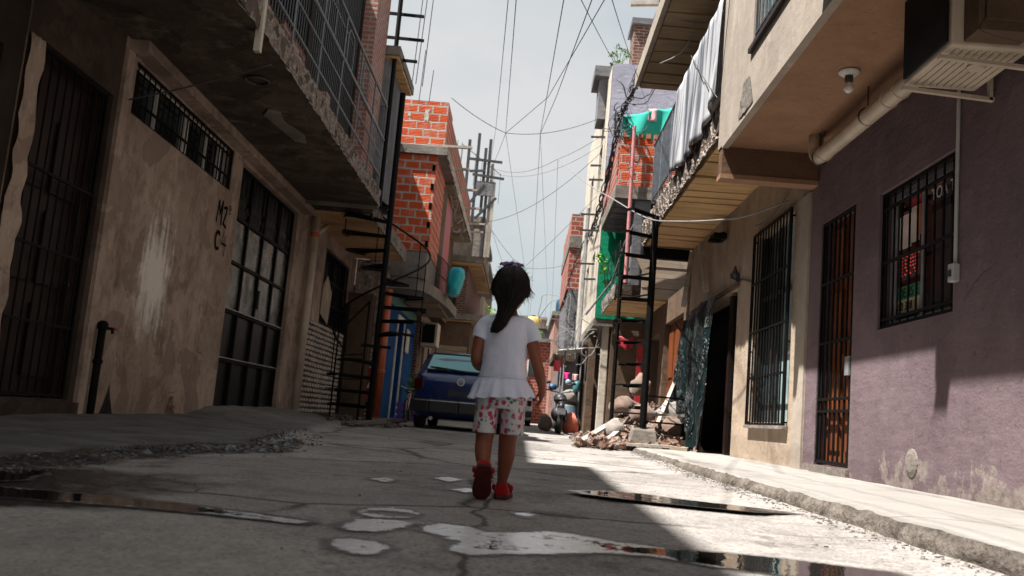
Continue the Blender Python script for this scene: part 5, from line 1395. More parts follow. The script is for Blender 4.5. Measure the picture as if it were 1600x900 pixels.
# ================================================================== FAR END OF THE STREET
def far_house(name, label, x0, x1, y0, y1, H, mat, wins=(), extra=None, mat2=None):
    h = thing(name, label, 'building', ((x0 + x1) / 2, y0, 0))
    mb = MB(); mb.box(x0, x1, y0, y1, -.1, H); mb.build('wall', mat, h)
    mb = MB(); mb.box(x0 - .15, x1 + .15, y0 - .2, y1, H + .003, H + .2); mb.build('roof_slab', M['conc'], h)
    for (a, b, c, d) in wins:
        mb = MB(); mb.box(a, b, y0 - .03, y0 - .003, c, d); w = mb.build('window', M['glass'], h)
        mb = MB()
        for q in (a, b): mb.box(q - .04, q + .04, y0 - .06, y0 - .031, c - .04, d + .04)
        mb.build('frame', M['white'], w)
    return h
far_house('end_brick_house', 'low red brick house closing the far end of the street behind the girl', -.2, 1.35, 48, 54, 4.4, M['brickred'], ((.2, .7, 2.6, 3.4),))
far_house('end_grey_house', 'grey concrete house behind the red brick one at the far end of the street', -1.0, 4.5, 56, 64, 5.9, M['greyc'], ((-.3, .3, 4.4, 5.3), (.9, 1.5, 4.4, 5.3), (2.0, 2.5, 4.4, 5.3)))
h = far_house('end_tiled_house', 'distant house with a reddish upper wall, highest at the far end of the street', -3, 1.4, 72, 80, 8.2, M['brickpink'], ((-1.8, -1.0, 6.4, 7.4), (-.2, .5, 6.4, 7.4)))
far_house('end_white_house', 'distant pale house at the right of the far skyline, beside the brick tower', 1.3, 6, 44, 52, 5.4, M['brickpink'], ((1.6, 2.1, 3.4, 4.4),))
far_house('end_brown_house', 'distant brown house at the left of the far skyline, behind the stepped slabs', -9, -2.2, 44, 54, 7.6, M['brown'], ((-3.6, -2.9, 5.6, 6.6), (-3.5, -2.8, 2.6, 3.6)))
far_house('end_beige_house', 'small beige house with a dark window under the tree at the far end', -2.6, -.9, 46, 54, 3.0, M['facade'], ((-2.0, -1.4, 1.0, 2.0),))
t = thing('water_tank', 'dark blue roof water tank on the skyline at the far right end', 'water tank', (1.75, 45, 5.62))
mb = MB(); mb.lathe((1.75, 45, 5.62), [(.4, 0), (.42, .1), (.42, .55), (.36, .7), (.15, .78), (.02, .8)], 18); mb.build('drum', plain('tank_blue', (.02, .06, .10), .5), t, smooth=True)
mb = MB(); mb.lathe((1.75, 45, 6.42), [(.14, 0), (.14, .06), (.02, .08)], 12); mb.build('lid', M['plastic'], t)
t = thing('water_tank', 'yellowish roof tank on the skyline above the far grey house', 'water tank', (.35, 58, 6.1))
mb = MB(); mb.lathe((.35, 58, 6.1), [(.5, 0), (.52, .2), (.52, .6), (.3, .72), (.02, .75)], 18); mb.build('drum', plain('tank_yellow', (.45, .32, .10), .5), t, smooth=True)
mb = MB(); mb.lathe((.35, 58, 6.85), [(.14, 0), (.14, .06), (.02, .08)], 12); mb.build('lid', M['plastic'], t)

# tree and bush
def tree(label, x, y, H, r, seed, n=2600, kx=1.0):
    t = thing('tree', label, 'tree', (x, y, 0)); rr = random.Random(seed)
    mb = MB(); mb.tube([(x, y, 0), (x + .06, y, H * .3), (x - .03, y, H * .6), (x + .05, y, H * .85)], [.16, .12, .08, .03], 10)
    tips = []
    for i in range(9):
        a = i * 2.399; z0 = H * rr.uniform(.4, .7); L = r * rr.uniform(.5, .95)
        e = Vector((x + L * math.cos(a), y + L * math.sin(a), z0 + rr.uniform(.3, .9)))
        mb.tube([(x, y, z0), ((x + e.x) / 2, (y + e.y) / 2, (z0 + e.z) / 2 + .05), e], [.05, .035, .015], 6); tips.append(e)
    mb.build('trunk', M['doord'], t)
    mb = MB()
    for i, e in enumerate(tips + [Vector((x, y, H * .9))]): leafy(mb, e, r * rr.uniform(.35, .6), n // 10, .085, seed + i)
    mb.build('crown', M['leafb'], t, fix=False)
tree('bright green bushy tree behind the girl, left of the far end of the street', -1.95, 42, 5.6, 1.3, 5)
tree('smaller green tree just right of the girl at the far end', -.1, 50, 6.2, 1.1, 15, 1800)

# ---- cars
def car(x0, y0, z0, W, H, L, paint, label, wiper=True, plate=None):
    t = thing('parked_car', label, 'car', (x0, y0, z0))
    hw = W / 2
    # cross sections from tail (y=0) to nose (y=L): (y, bottom z, belt z, roof z, half width low, half width belt, half width roof)
    S = [(.00, .34, .84, .86, .80, .78, .72), (.05, .26, .93, .95, .92, .90, .80), (.16, .22, .96, 1.00, .97, .96, .84), (.40, .20, .97, 1.26, .99, .985, .76),
         (.62, .19, .97, 1.39, 1, .99, .735), (1.1, .18, .96, 1.43, 1, 1, .74), (1.8, .18, .95, 1.435, 1, 1, .74), (2.25, .18, .94, 1.34, 1, 1, .74), (2.85, .18, .92, .96, 1, .99, .82),
         (3.4, .19, .86, .88, .98, .96, .78), (3.75, .22, .74, .76, .93, .9, .7), (3.9, .3, .62, .63, .84, .8, .6)]
    k = L / 3.9; rings = []
    for (y, zb, zl, zr, wl, wb, wr) in S:
        f = H / 1.435
        zb, zl, zr = zb * f, zl * f, zr * f
        half = [(wl * .82, zb), (wl * .96, zb + .04), (wl, zb + .16), (wl, (zb + zl) / 2), (wb * .99, zl - .08), (wb * .965, zl), ((wb * .45 + wr * .55), zl + (zr - zl) * .55), (wr * 1.0, zr - .035 * min(1, (zr - zl) * 6)), (wr * .9, zr - .006), (wr * .5, zr + .012 * min(1, (zr - zl) * 6))]
        ring = [(x0 + a * hw, y0 + y * k, z0 + z) for a, z in half] + [(x0 - a * hw, y0 + y * k, z0 + z) for a, z in half[::-1]]
        rings.append(ring)
    mb = MB(); mb.loft(rings); body = mb.build('body', paint, t, smooth=True)
    f = H / 1.435
    def rw(u, v, out=.012):   # on the sloping tailgate glass
        y = .17 + (.60 - .17) * v; zz = (1.0 + (1.385 - 1.0) * v) * f; wd = (.82 - .11 * v) * hw * .93
        return (x0 + (u * 2 - 1) * wd, y0 + (y - out) * k - .012, z0 + zz + out)
    mb = MB(); mb.sheet(lambda u, v: rw(u, .12 + .72 * v, .02 + .006 * math.sin(math.pi * u)), 10, 6); mb.build('rear_window', M['carglass'], t, smooth=True)
    mb = MB()
    for a, b, c, d in ((0, .12, -.02, 1.0), (.88, 1.0, -.02, 1.0)): pass
    rim = [rw(0, .08, .022), rw(1, .08, .022), rw(1, .9, .022), rw(0, .9, .022)]
    mb.tube(rim, .016, 6, closed=True); mb.build('window_seal', M['plastic'], t)
    for s in (-1, 1):
        mb = MB(); mb.sheet(lambda u, v: (x0 + s * hw * ((.985 - .25 * (.12 + .75 * v)) + .012), y0 + (.55 + 1.85 * u + .12 * v * (1 - u) - .35 * v * u) * k, z0 + (1.0 + .36 * v) * f), 10, 4); mb.build('side_window', M['glass'], t, smooth=True)
        mb = MB(); mb.obox((x0 + s * hw * .86, y0 + .045, z0 + .78 * f), (hw * .10, .02 * s, 0), (0, .03, 0), (0, 0, .095)); mb.build('tail_light', M['tail'], t, bevel=.015)
        mb = MB(); mb.ball((x0 + s * hw * 1.06, y0 + 2.35 * k, z0 + .98 * f), .09, .06, .06); mb.build('mirror', M['plastic'], t, smooth=True)
    mb = MB(); 
    pts = [(x0 - hw * .97, y0 + .22, z0 + .42 * f), (x0 - hw * .92, y0 + .02, z0 + .42 * f), (x0 - hw * .6, y0 - .05, z0 + .42 * f), (x0, y0 - .07, z0 + .42 * f), (x0 + hw * .6, y0 - .05, z0 + .42 * f), (x0 + hw * .92, y0 + .02, z0 + .42 * f), (x0 + hw * .97, y0 + .22, z0 + .42 * f)]
    for a, b in zip(pts, pts[1:]): mb.bar(a, b, .09, .22)
    mb.build('bumper', M['plastic'], t, bevel=.02)
    mb = MB(); mb.tube([(p[0], p[1] - .045, p[2] + .08) for p in pts[1:-1]], .009, 6); mb.build('bumper_trim', M['galv'], t)
    mb = MB(); mb.box(x0 - .2, x0 + .2, y0 - .005, y0 + .03, z0 + .61 * f, z0 + .70 * f); mb.build('plate_recess', M['plastic'], t)
    mb = MB(); mb.box(x0 - .06, x0 + .06, y0 - .012, y0 + .02, z0 + .74 * f, z0 + .765 * f); mb.build('boot_handle', M['plastic'], t)
    if wiper:
        mb = MB(); a = Vector(rw(.55, .04, .04)); b = Vector(rw(.12, .16, .04)); mb.bar(a, b, .018); mb.bar(Vector(rw(.3, .02, .045)), Vector(rw(.05, .14, .045)), .012, .03); mb.build('wiper', M['plastic'], t)
        mb = MB(); r = .058; c = Vector((x0, y0 - .008, z0 + .86 * f))
        wheel_ring(mb, c, r, 0, 'y', 22, .007)
        for pl in ([(-.030, .044), (-.003, .006), (.003, .006), (.030, .044)], [(-.048, .022), (-.022, -.044), (0, -.004), (.022, -.044), (.048, .022)]):
            mb.tube([c + Vector((a, -.004, b)) for a, b in pl], .006, 5)
        emb = mb.build('emblem', M['white'], t)
        mb = MB(); mb.lathe(c + Vector((0, .004, 0)), [(.054, 0), (.054, .004)], 18, 'y'); mb.build('emblem_back', M['bluep'], emb)
        mb = MB(); mb.lathe((x0 - hw * .55, y0 - .02, z0 + .2 * f), [(.028, -.04), (.032, -.04), (.032, .1), (.028, .1)], 12, 'y'); mb.build('exhaust', M['galv'], t)
    for s in (-1, 1):
        for yy_ in (.72, 3.12):
            mb = MB(); c = (x0 + s * hw * .86, y0 + yy_ * k, z0 + .29)
            mb.lathe((c[0] - .09, c[1], c[2]), [(.16, 0), (.25, .0), (.285, .03), (.29, .06), (.29, .13), (.285, .15), (.25, .18), (.16, .18)], 24, 'x'); w = mb.build('wheel', M['tyre'], t, smooth=True)
            mb = MB(); mb.lathe((c[0] + s * .075, c[1], c[2]), [(.16, 0), (.15, .02 * s), (.05, .025 * s), (.02, .03 * s)], 18, 'x'); mb.build('rim', M['galv'], w)
    return t
M['carglass'] = (lambda g: g.bs(col=(.04, .30, .33), rough=.08, spec=.9, coat=.6).m)(G('car_rear_glass'))  # reflected sky is painted in as the teal base colour
M['tail'] = (lambda g: g.bs(col=(.05, .005, .005), rough=.2, spec=.6).m)(G('tail_lens'))
g = G('dusty_blue_paint'); nn = g.noise(3, 6, .7, vec=g.pos)
g.bs(col=g.mix(g.rng(nn, .45, .75, 0, .5), (.005, .020, .11), (.014, .026, .075)), rough=g.rng(nn, .3, .7, .22, .4), spec=.5, coat=.5); M['bluep'] = g.m
M['whitep'] = plain('white_car_paint', (.62, .62, .62), .3, var=.08)
CZ = ground(-1.02, 15.3)
car(-1.02, 15.3, CZ - .01, 1.62, 1.36, 3.9, M['bluep'], 'dark blue hatchback seen from behind, parked to the left of the girl')
car(-.40, 31.0, ground(-.4, 31) - .01, 1.6, 1.42, 3.9, M['whitep'], 'white car far down the street, just right of the girl’s legs'.replace('’', ''))

# ---- motorcycle
def motorcycle(label, x, y, z):
    t = thing('motorcycle', label, 'motorcycle', (x, y, z))
    for dy, nm in ((0, 'wheel'), (1.25, 'wheel')):
        mb = MB(); wheel_ring(mb, (x, y + dy, z + .3), .25, .0, 'x', 24, .055); w = mb.build(nm, M['tyre'], t, smooth=True)
        mb = MB(); mb.lathe((x - .05, y + dy, z + .3), [(.03, 0), (.08, .02), (.08, .08), (.03, .1)], 12, 'x'); mb.build('hub', M['galv'], w)
    mb = MB(); mb.ball((x, y + .2, z + .78), .15, .42, .08); mb.build('seat', M['plastic'], t, smooth=True)
    mb = MB(); mb.ball((x, y + .72, z + .82), .16, .26, .14); mb.build('tank', M['plastic'], t, smooth=True)
    mb = MB(); mb.ball((x, y + .55, z + .45), .2, .26, .2); mb.lathe((x + .16, y - .1, z + .33), [(.045, 0), (.05, .05), (.05, .5), (.03, .6)], 10, 'y'); mb.build('engine', M['iron'], t, smooth=True)
    mb = MB(); mb.tube([(x, y - .28, z + .7), (x, y - .34, z + .62), (x, y - .3, z + .45)], .07, 8); mb.build('mudguard', M['plastic'], t, smooth=True)
    mb = MB(); mb.box(x - .07, x + .07, y - .36, y - .32, z + .62, z + .7); mb.build('tail_light', M['tail'], t)
    mb = MB(); mb.box(x - .1, x + .1, y - .40, y - .385, z + .44, z + .58); mb.build('plate', M['greyc'], t)
    mb = MB(); mb.tube([(x - .36, y + .75, z + 1.02), (x - .2, y + .9, z + 1.0), (x, y + .95, z + .96), (x + .2, y + .9, z + 1.0), (x + .36, y + .75, z + 1.02)], .017, 8); mb.build('handlebar', M['iron'], t)
    for s in (-1, 1):
        mb = MB(); mb.tube([(x + s * .07, y + .98, z + .95), (x + s * .07, y + 1.25, z + .3)], .022, 8); mb.build('fork', M['galv'], t)
        mb = MB(); mb.tube([(x + s * .22, y + .86, z + 1.0), (x + s * .28, y + .84, z + 1.16)], .008, 5); mb.ball((x + s * .3, y + .83, z + 1.2), .06, .02, .04); mb.build('mirror', M['plastic'], t)
motorcycle('black motorcycle parked far down the right side of the street, seen from behind', .92, 21.2, ground(.92, 21.2))

# ---- street stall and bags beyond the motorcycle
t = thing('market_stall', 'small stall under a pale awning beside the tall house, beyond the motorcycle', 'stall', (1.3, 24, .1))
for (x, y) in ((1.02, 23.4), (1.45, 23.4), (1.02, 25.2), (1.45, 25.2)):
    mb = MB(); mb.tube([(x, y, .08), (x, y, 2.15)], .025, 6); mb.build('leg', M['galv'], t)
mb = MB(); mb.sheet(lambda u, v: (.85 + .65 * u, 23.3 + 2 * v, 2.15 + .1 * u + .03 * math.sin(v * 9)), 6, 8); mb.build('awning', M['paper'], t, fix=False)
mb = MB(); mb.box(1.02, 1.45, 23.4, 25.2, .7, .75); mb.build('shelf', M['board'], t)
mb = MB(); mb.box(1.44, 1.47, 23.5, 25.1, .4, 2.1); mb.build('back_board', M['dark'], t)
for (nm, mt, lab, y, z, x) in (('garment', 'pinkc', 'hot pink garment hanging at the stall beyond the motorcycle', 23.35, 1.6, 1.1), ('garment', 'rosec', 'pale rose garment hanging right of the hot pink one at the stall', 23.35, 1.58, 1.32)):
    o = cloth_sheet(nm, M[mt], lambda u, v: (x - .07 + .14 * u, y + .02 * math.sin(u * 7), z - .17 * v), 6, 6); tag(o, lab, 'clothing', 'garments hanging at the stall')
def bundle(nm, label, cat, c, rx, ry, rz, mat, seed):
    mb = MB(); mb.ball(c, rx, ry, rz, 20, 14); cc = Vector(c)
    for i, v in enumerate(mb.v):
        p = Vector(v) - cc; p.z = max(p.z, -rz * .7)
        mb.v[i] = tuple(cc + p * (1 + .2 * vn(p.x * 8 + seed, p.y * 8, p.z * 8)))
    tag(mb.build(nm, mat, smooth=True, origin=(c[0], c[1], c[2] - rz * .7)), label, cat)
bundle('bag', 'orange plastic bag on the ground just right of the motorcycle', 'bag', (1.2, 22.0, .31), .2, .2, .28, M['sacko'], 1)
bundle('bag', 'tan sack on the ground just left of the motorcycle', 'bag', (.62, 22.2, .28), .16, .18, .24, M['sack'], 2)
bundle('bag', 'big white sack above the blue barrel behind the motorcycle', 'bag', (1.18, 23.2, .98), .22, .2, .2, M['sackw'], 3)
bundle('ball', 'blue bundle above the handlebar of the motorcycle at the stall', 'bundle', (.78, 23.6, 1.22), .11, .11, .1, plain('blue_plastic', (.02, .07, .14), .5), 4)
bundle('bundle', 'teal bundle on the stall at the right of the white sack', 'bundle', (1.36, 23.1, 1.25), .1, .1, .16, plain('teal_plastic', (.04, .16, .18), .5), 5)
bundle('bundle', 'round pale blue bundle hanging in the dark of the stall', 'bundle', (1.16, 23.3, 1.36), .08, .08, .08, plain('pale_blue_plastic', (.22, .30, .34), .5), 6)
t = thing('barrel', 'greyish blue barrel under the white sack behind the motorcycle', 'barrel', (1.2, 23.2, .1))
mb = MB(); mb.lathe((1.2, 23.2, .1), [(.2, 0), (.22, .05), (.22, .3), (.235, .32), (.22, .34), (.22, .66), (.2, .7)], 18); mb.build('drum', plain('barrel_blue', (.10, .14, .17), .5), t, smooth=True)
mb = MB(); mb.lathe((1.2, 23.2, .8), [(.21, 0), (.21, .03), (.02, .035)], 18); mb.build('lid', M['plastic'], t)

# ================================================================== OVERHEAD CABLES
def sag(p, q, s, n=14):
    p = Vector(p); q = Vector(q)
    return [p.lerp(q, i / n) - Vector((0, 0, s * 4 * (i / n) * (1 - i / n))) for i in range(n + 1)]
def wire(label, pts, r=.011, mat='wire', nm='cable'):
    mb = MB(); mb.tube(pts, r * (.75 if mat == 'wirew' else .55), 6)
    tag(mb.build(nm, M[mat], origin=pts[0], smooth=True), label, 'cable', 'cables strung over the street')
def crom(P, n=8):
    P = [Vector(p) for p in P]; out = []
    for i in range(len(P) - 1):
        a, b, c, d = P[max(0, i - 1)], P[i], P[i + 1], P[min(len(P) - 1, i + 2)]
        for k in range(n):
            t = k / n; out.append(.5 * ((2 * b) + (c - a) * t + (2 * a - 5 * b + 4 * c - d) * t * t + (3 * b - a - 3 * c + d) * t ** 3))
    return out + [P[-1]]
WC = crom([(.44, 23, 7.06), (.94, 18, 5.15), (1.28, 15, 4.09), (1.47, 12, 3.13), (1.66, 10.5, 2.77), (1.99, 9.6, 2.62), (2.2, 9.3, 2.62), (2.54, 9.1, 2.75)])
J1 = (-.84, 20, 6.68); J2 = (-.06, 20, 6.73); J3 = (.44, 23, 7.05)
wire('cable from the orange brick parapet sagging to the high corner post across the street', sag((-2.03, 19, 7.05), J1, .06, 8) + sag(J1, J2, .02, 4)[1:] + sag(J2, (1.3, 21.2, 7.6), .06, 8)[1:], .013)
wire('left one of two cables running down the street from overhead to the scaffold posts', [(-.02, -2, 3.35)] + sag((-.35, 8, 4.4), J1, .0, 6) + sag(J1, (-1.75, 28.2, 7.5), .1, 8)[1:], .009)
wire('leftmost long cable running overhead along the street to the topmost scaffold post', [(-.1, -2, 3.3), (-.42, 8, 4.4), (-1.07, 20, 6.78), (-1.6, 28.1, 7.9)], .008)
wire('cable running from overhead straight down the middle of the street to the far grey house', [(.15, -2, 3.2), (.1, 9, 4.66), J2, (.09, 44, 6.0), (.1, 56, 5.8)], .010)
wire('cable slanting from upper right to the knot of cables over the middle of the street', [(.7, -2, 3.6), (.39, 9, 4.69), (.19, 16, 6.18), J2], .011)
wire('cable curving from upper right to the left knot of cables over the street', [(.9, -2, 3.6), (.52, 9, 4.7), (.04, 16, 6.15), J1], .011)
wire('cable from overhead up to the roof corner of the lilac wall by the plant', sag((-.5, 4, 3.4), (1.48, 19.9, 8.5), .05), .012)
wire('short cable crossing the top of the view to the brick tank tower', sag((.1, 6, 4.1), (1.95, 20.7, 8.9), .05), .012)
wire('cable from the scaffold posts climbing to the cream house front', sag((-1.53, 28, 6.31), (1.46, 22.2, 7.05), .35), .012)
wire('nearly level pair of cables from the scaffold lintel to the cream house front, upper one', sag((-1.52, 28, 8.06), J3, .25, 8) + sag(J3, (1.46, 22, 7.45), .05, 6)[1:], .010)
wire('lower of two nearly level cables from the scaffold posts to the cream house front', sag((-1.52, 28, 7.9), (1.46, 22, 7.2), .4), .008)
wire('white cable drooping from the street knot to the beige house under its balcony', WC, .012, 'wirew')
wire('cable from the scaffold posts drooping low to the foot of the brick tower', sag((-1.53, 28, 6.31), (-.42, 36, 6.3), .1, 6) + sag((-.42, 36, 6.3), (1.22, 31, 5.7), .1, 8)[1:], .012)
wire('thin cable dropping from the scaffold posts toward the far tree', sag((-1.42, 28, 6.25), (-.1, 46, 5.0), .1), .009)
wire('cable slanting up from above the girl to the cream house front', sag((-.6, 36, 6.0), (1.46, 22.2, 5.95), .05), .011)
wire('thin cable running down the street from the left knot to the far end', [J1, (-.02, 42, 5.9), (.0, 56, 5.6)], .008)
wire('thin cable running down the street from the right knot to the far brick house', [J3, (1.0, 40, 5.8), (1.1, 48, 4.6)], .008)
wire('thin cable running from the middle knot of cables to the far brick house', [J2, (.75, 40, 6.1), (.9, 48, 4.7)], .007)
# bundled service cables on the right
def bundle_cable(label, pts, seed, r=.02, k=5):
    rr = random.Random(seed); mb = MB(); pts = [Vector(p) for p in pts]
    full = []
    for a, b in zip(pts, pts[1:]): full += [a.lerp(b, i / 14) for i in range(14)]
    full.append(pts[-1])
    for j in range(k):
        o = Vector((rr.uniform(-.05, .05), rr.uniform(-.05, .05), 0)); ph = rr.uniform(0, 6)
        mb.tube([p + o * (1 + math.sin(i * .9 + ph)) + Vector((.025 * math.sin(i * 1.3 + ph), 0, 0)) for i, p in enumerate(full)], r * rr.uniform(.35, .7), 6)
    tag(mb.build('cable_bundle', M['wire'], smooth=True, origin=pts[-1]), label, 'cable', 'cables strung over the street')
bundle_cable('thick twisted bundle of black cables hanging down in front of the lilac wall', [(1.75, 12.6, 7.4), (1.68, 13.5, 6.95), (1.66, 15.5, 6.71), (1.62, 16.5, 6.6), (1.46, 17.0, 6.26), (1.4, 19.0, 5.26), (1.36, 22, 4.9)], 3, .025, 7)
bundle_cable('twisted bundle of cables along the cream front down to the brick tower', [(1.36, 22, 4.9), (1.4, 24, 5.4), (1.32, 28, 5.3), (1.22, 30, 4.9), (1.15, 31, 4.2)], 5, .018, 4)
rr = random.Random(12)
def tangle(label, c, r, n, seed, mat='wire', rad=.009):
    rr = random.Random(seed); mb = MB(); c = Vector(c)
    for j in range(n):
        p = c + Vector((rr.uniform(-r, r), rr.uniform(-r, r), rr.uniform(-r, r) * 2)); pts = [p]
        d = Vector((rr.gauss(0, 1), rr.gauss(0, .6), rr.gauss(0, 1))).normalized() * r * .4
        for i in range(14):
            d = (d + Vector((rr.gauss(0, 1), rr.gauss(0, .6), rr.gauss(0, 1))) * r * .14 + (c - pts[-1]) * .06); pts.append(pts[-1] + d * .7)
        mb.tube(pts, rad, 5)
    tag(mb.build('cable_tangle', M[mat], smooth=True, origin=c), label, 'cable', 'tangles of cable')
tangle('dark tangle of cables in front of the lilac wall, around the thick bundle', (1.52, 17, 6.05), .17, 16, 4, rad=.007)
tangle('dark tangle of cable at the corner of the slab above the teal tarp', (1.62, 14.3, 5.9), .2, 9, 6)
tangle('pale tangle of cables on the rough wall below the brick tower', (1.15, 29.6, 3.2), .45, 11, 8, 'wirew', .009)
tangle('pale tangle of cables under the slab of the tall house', (1.35, 20.2, 2.3), .26, 7, 9, 'wirew', .008)
wire('thin pale cable looping under the upper clay slab of the beige house, farther one', [(1.61, 11.5, 5.74), (1.72, 11.5, 5.70), (1.81, 11.5, 5.69), (1.93, 11.5, 5.68), (2.06, 11.5, 5.71)], .012, 'wirew')
wire('pale cable hanging from the upper clay slab down to its outer edge', [(1.9, 11.5, 5.73), (1.87, 11.5, 5.62), (1.84, 11.5, 5.5), (1.80, 11.5, 5.38), (1.72, 11.5, 5.26), (1.60, 11.5, 5.17), (1.45, 11.5, 5.09)], .011, 'wirew')
wire('black cable hanging across the silvery sheet on the beige balcony', sag((1.66, 10.3, 4.72), (1.62, 8.37, 3.5), .02), .01)
wire('black cable from the overhanging slab across the tan wall to the barred left door', sag((-2.4, 7.6, 3.2), (-3.55, 7.5, 2.75), .02), .012)
wire('loop of dark cable on the beige wall just under the overhanging beam', sag((2.5, 8.7, 2.9), (2.5, 10.3, 2.75), .12), .010)
wire('thin cable on the beige corner of the upper facade', sag((1.635, 7.9, 5.2), (1.635, 8.3, 3.6), -.02), .006)
# ================================================================== THE GIRL
gx, gy = -.085, 3.86
P = thing('person', 'small girl walking away in a white frilled top, floral shorts and red shoes', 'person', (gx, gy, 0))
g = G('brown_skin')
n = g.noise(14, 4, vec=g.pos)
g.bs(col=g.mix(g.rng(n, .35, .65), (.20, .066, .034), (.25, .090, .048)), rough=.5, spec=.35, sss=.05); M['skin'] = g.m
def ell_ring(cx, cy, z, rx, ry, n=28, tilt=0, pw=2.0):
    out = []
    for k in range(n):
        q = 2 * math.pi * k / n
        c, s = math.cos(q), math.sin(q)
        c = math.copysign(abs(c) ** (2 / pw), c); s = math.copysign(abs(s) ** (2 / pw), s)
        out.append((cx + rx * c, cy + ry * s, z + tilt * s * ry))
    return out
b = MB()
# torso and neck
b.loft([ell_ring(gx, gy, z, rx, ry) for z, rx, ry in ((.40, .08, .055), (.43, .092, .07), (.50, .088, .07), (.58, .084, .066), (.66, .086, .067), (.72, .086, .062), (.752, .072, .054), (.775, .042, .042), (.80, .035, .038), (.84, .036, .042))])
# head
hc = Vector((gx + .003, gy + .01, .885))
b.ball(hc, .072, .084, .092, 28, 20)
b.ball(hc + Vector((0, .03, -.045)), .054, .056, .05, 20, 14)          # jaw
b.tube([hc + Vector((0, .082, .006)), hc + Vector((0, .097, -.016)), hc + Vector((0, .08, -.022))], [.008, .012, .009], 8)   # nose
for s in (-1, 1):
    b.ball(hc + Vector((s * .074, .0, -.012)), .010, .018, .024, 12, 8)
    b.ball(hc + Vector((s * .036, .06, -.03)), .024, .024, .024, 12, 8)
b.ball(hc + Vector((0, .083, -.046)), .018, .008, .007, 12, 8)
def limb(pts, rs, n=14, sub=5):
    pts = [Vector(p) for p in pts]; out = []; ro = []
    for i in range(len(pts) - 1):
        p0 = pts[max(0, i - 1)]; p1 = pts[i]; p2 = pts[i + 1]; p3 = pts[min(len(pts) - 1, i + 2)]
        for k in range(sub):
            t = k / sub
            out.append(.5 * ((2 * p1) + (p2 - p0) * t + (2 * p0 - 5 * p1 + 4 * p2 - p3) * t * t + (3 * p1 - p0 - 3 * p2 + p3) * t ** 3))
            ro.append(rs[i] * (1 - t) + rs[i + 1] * t)
    out.append(pts[-1]); ro.append(rs[-1])
    b.tube(out, ro, n)
# right arm, hanging
limb([(gx + .075, gy, .735), (gx + .102, gy - .005, .69), (gx + .125, gy - .01, .62), (gx + .143, gy, .565), (gx + .158, gy + .02, .52), (gx + .170, gy + .045, .475)], [.03, .029, .0255, .024, .0235, .016])
# left arm, forearm forward
limb([(gx - .075, gy, .735), (gx - .098, gy - .005, .69), (gx - .113, gy - .015, .62), (gx - .116, gy - .005, .572), (gx - .105, gy + .06, .55), (gx - .075, gy + .125, .545)], [.03, .029, .0255, .024, .023, .016])
def hand(w, d, side, palm_n):
    """w wrist, d direction of the hand, side = direction of the thumb, palm_n palm normal"""
    w = Vector(w); d = Vector(d).normalized(); pn = Vector(palm_n); pn = (pn - d * pn.dot(d)).normalized(); s = d.cross(pn); s = s if s.dot(Vector(side)) > 0 else -s
    b.tube([w - d * .01, w + d * .015, w + d * .035], [.016, .017, .016], 10)
    rot = Matrix((s, d, pn)).transposed()
    b.ball(w + d * .026, .021, .026, .0115, 14, 10, rot)
    for i, (o, L, r) in enumerate(((.0165, .036, .0056), (.0055, .041, .0059), (-.0055, .038, .0056), (-.016, .030, .0050))):
        p = w + d * .042 + s * o; q = p + d * L * .42 + pn * .002 + s * o * .10; q2 = q + (d * .8 + pn * .55).normalized() * L * .34; q3 = q2 + (d * .35 + pn * .9).normalized() * L * .3
        b.tube([w + d * .022 + s * o * .8, p, q, q2, q3], [r * 1.05, r * 1.05, r, r * .95, r * .75], 8)
    t0 = w + d * .012 + s * .015; t1 = t0 + (s * .75 + d * .55 + pn * .3).normalized() * .024; t2 = t1 + (s * .2 + d * .9 + pn * .4).normalized() * .02
    b.tube([w + d * .01 + s * .006, t0, t1, t2], [.0075, .0075, .0066, .0052], 8)
hand((gx + .170, gy + .045, .475), (-.02, .12, -1), (-.5, .8, 0), (-1, -.15, 0))
hand((gx - .075, gy + .125, .545), (.55, .8, -.1), (.2, 0, 1), (.5, -.6, -.2))
# legs
limb([(gx - .048, gy, .40), (gx - .052, gy + .005, .31), (gx - .054, gy + .005, .245), (gx - .054, gy - .02, .20), (gx - .047, gy - .055, .155), (gx - .040, gy - .070, .140), (gx - .040, gy - .062, .115)], [.046, .044, .037, .036, .029, .0215, .024])
limb([(gx + .046, gy, .40), (gx + .046, gy + .02, .31), (gx + .043, gy + .035, .245), (gx + .043, gy + .05, .19), (gx + .038, gy + .07, .13), (gx + .033, gy + .085, .075), (gx + .032, gy + .095, .045)], [.046, .044, .038, .037, .029, .0215, .024])
# feet
limb([(gx - .040, gy - .068, .125), (gx - .040, gy - .045, .0925), (gx - .040, gy - .022, .062)], [.021, .021, .018])
limb([(gx + .032, gy + .085, .04), (gx + .034, gy + .135, .03), (gx + .038, gy + .175, .025)], [.024, .024, .02])
body = b.build('body', M['skin'], P)
remesh(body, .0034, 5)
# face details
mb = MB()
for s in (-1, 1): mb.ball(hc + Vector((s * .030, .0735, .002)), .010, .006, .007, 12, 8)
mb.build('eyes', M['paper'], P, smooth=True)
mb = MB()
for s in (-1, 1): mb.ball(hc + Vector((s * .030, .0785, .002)), .0052, .003, .0052, 10, 6)
mb.build('pupils', M['plastic'], P, smooth=True)

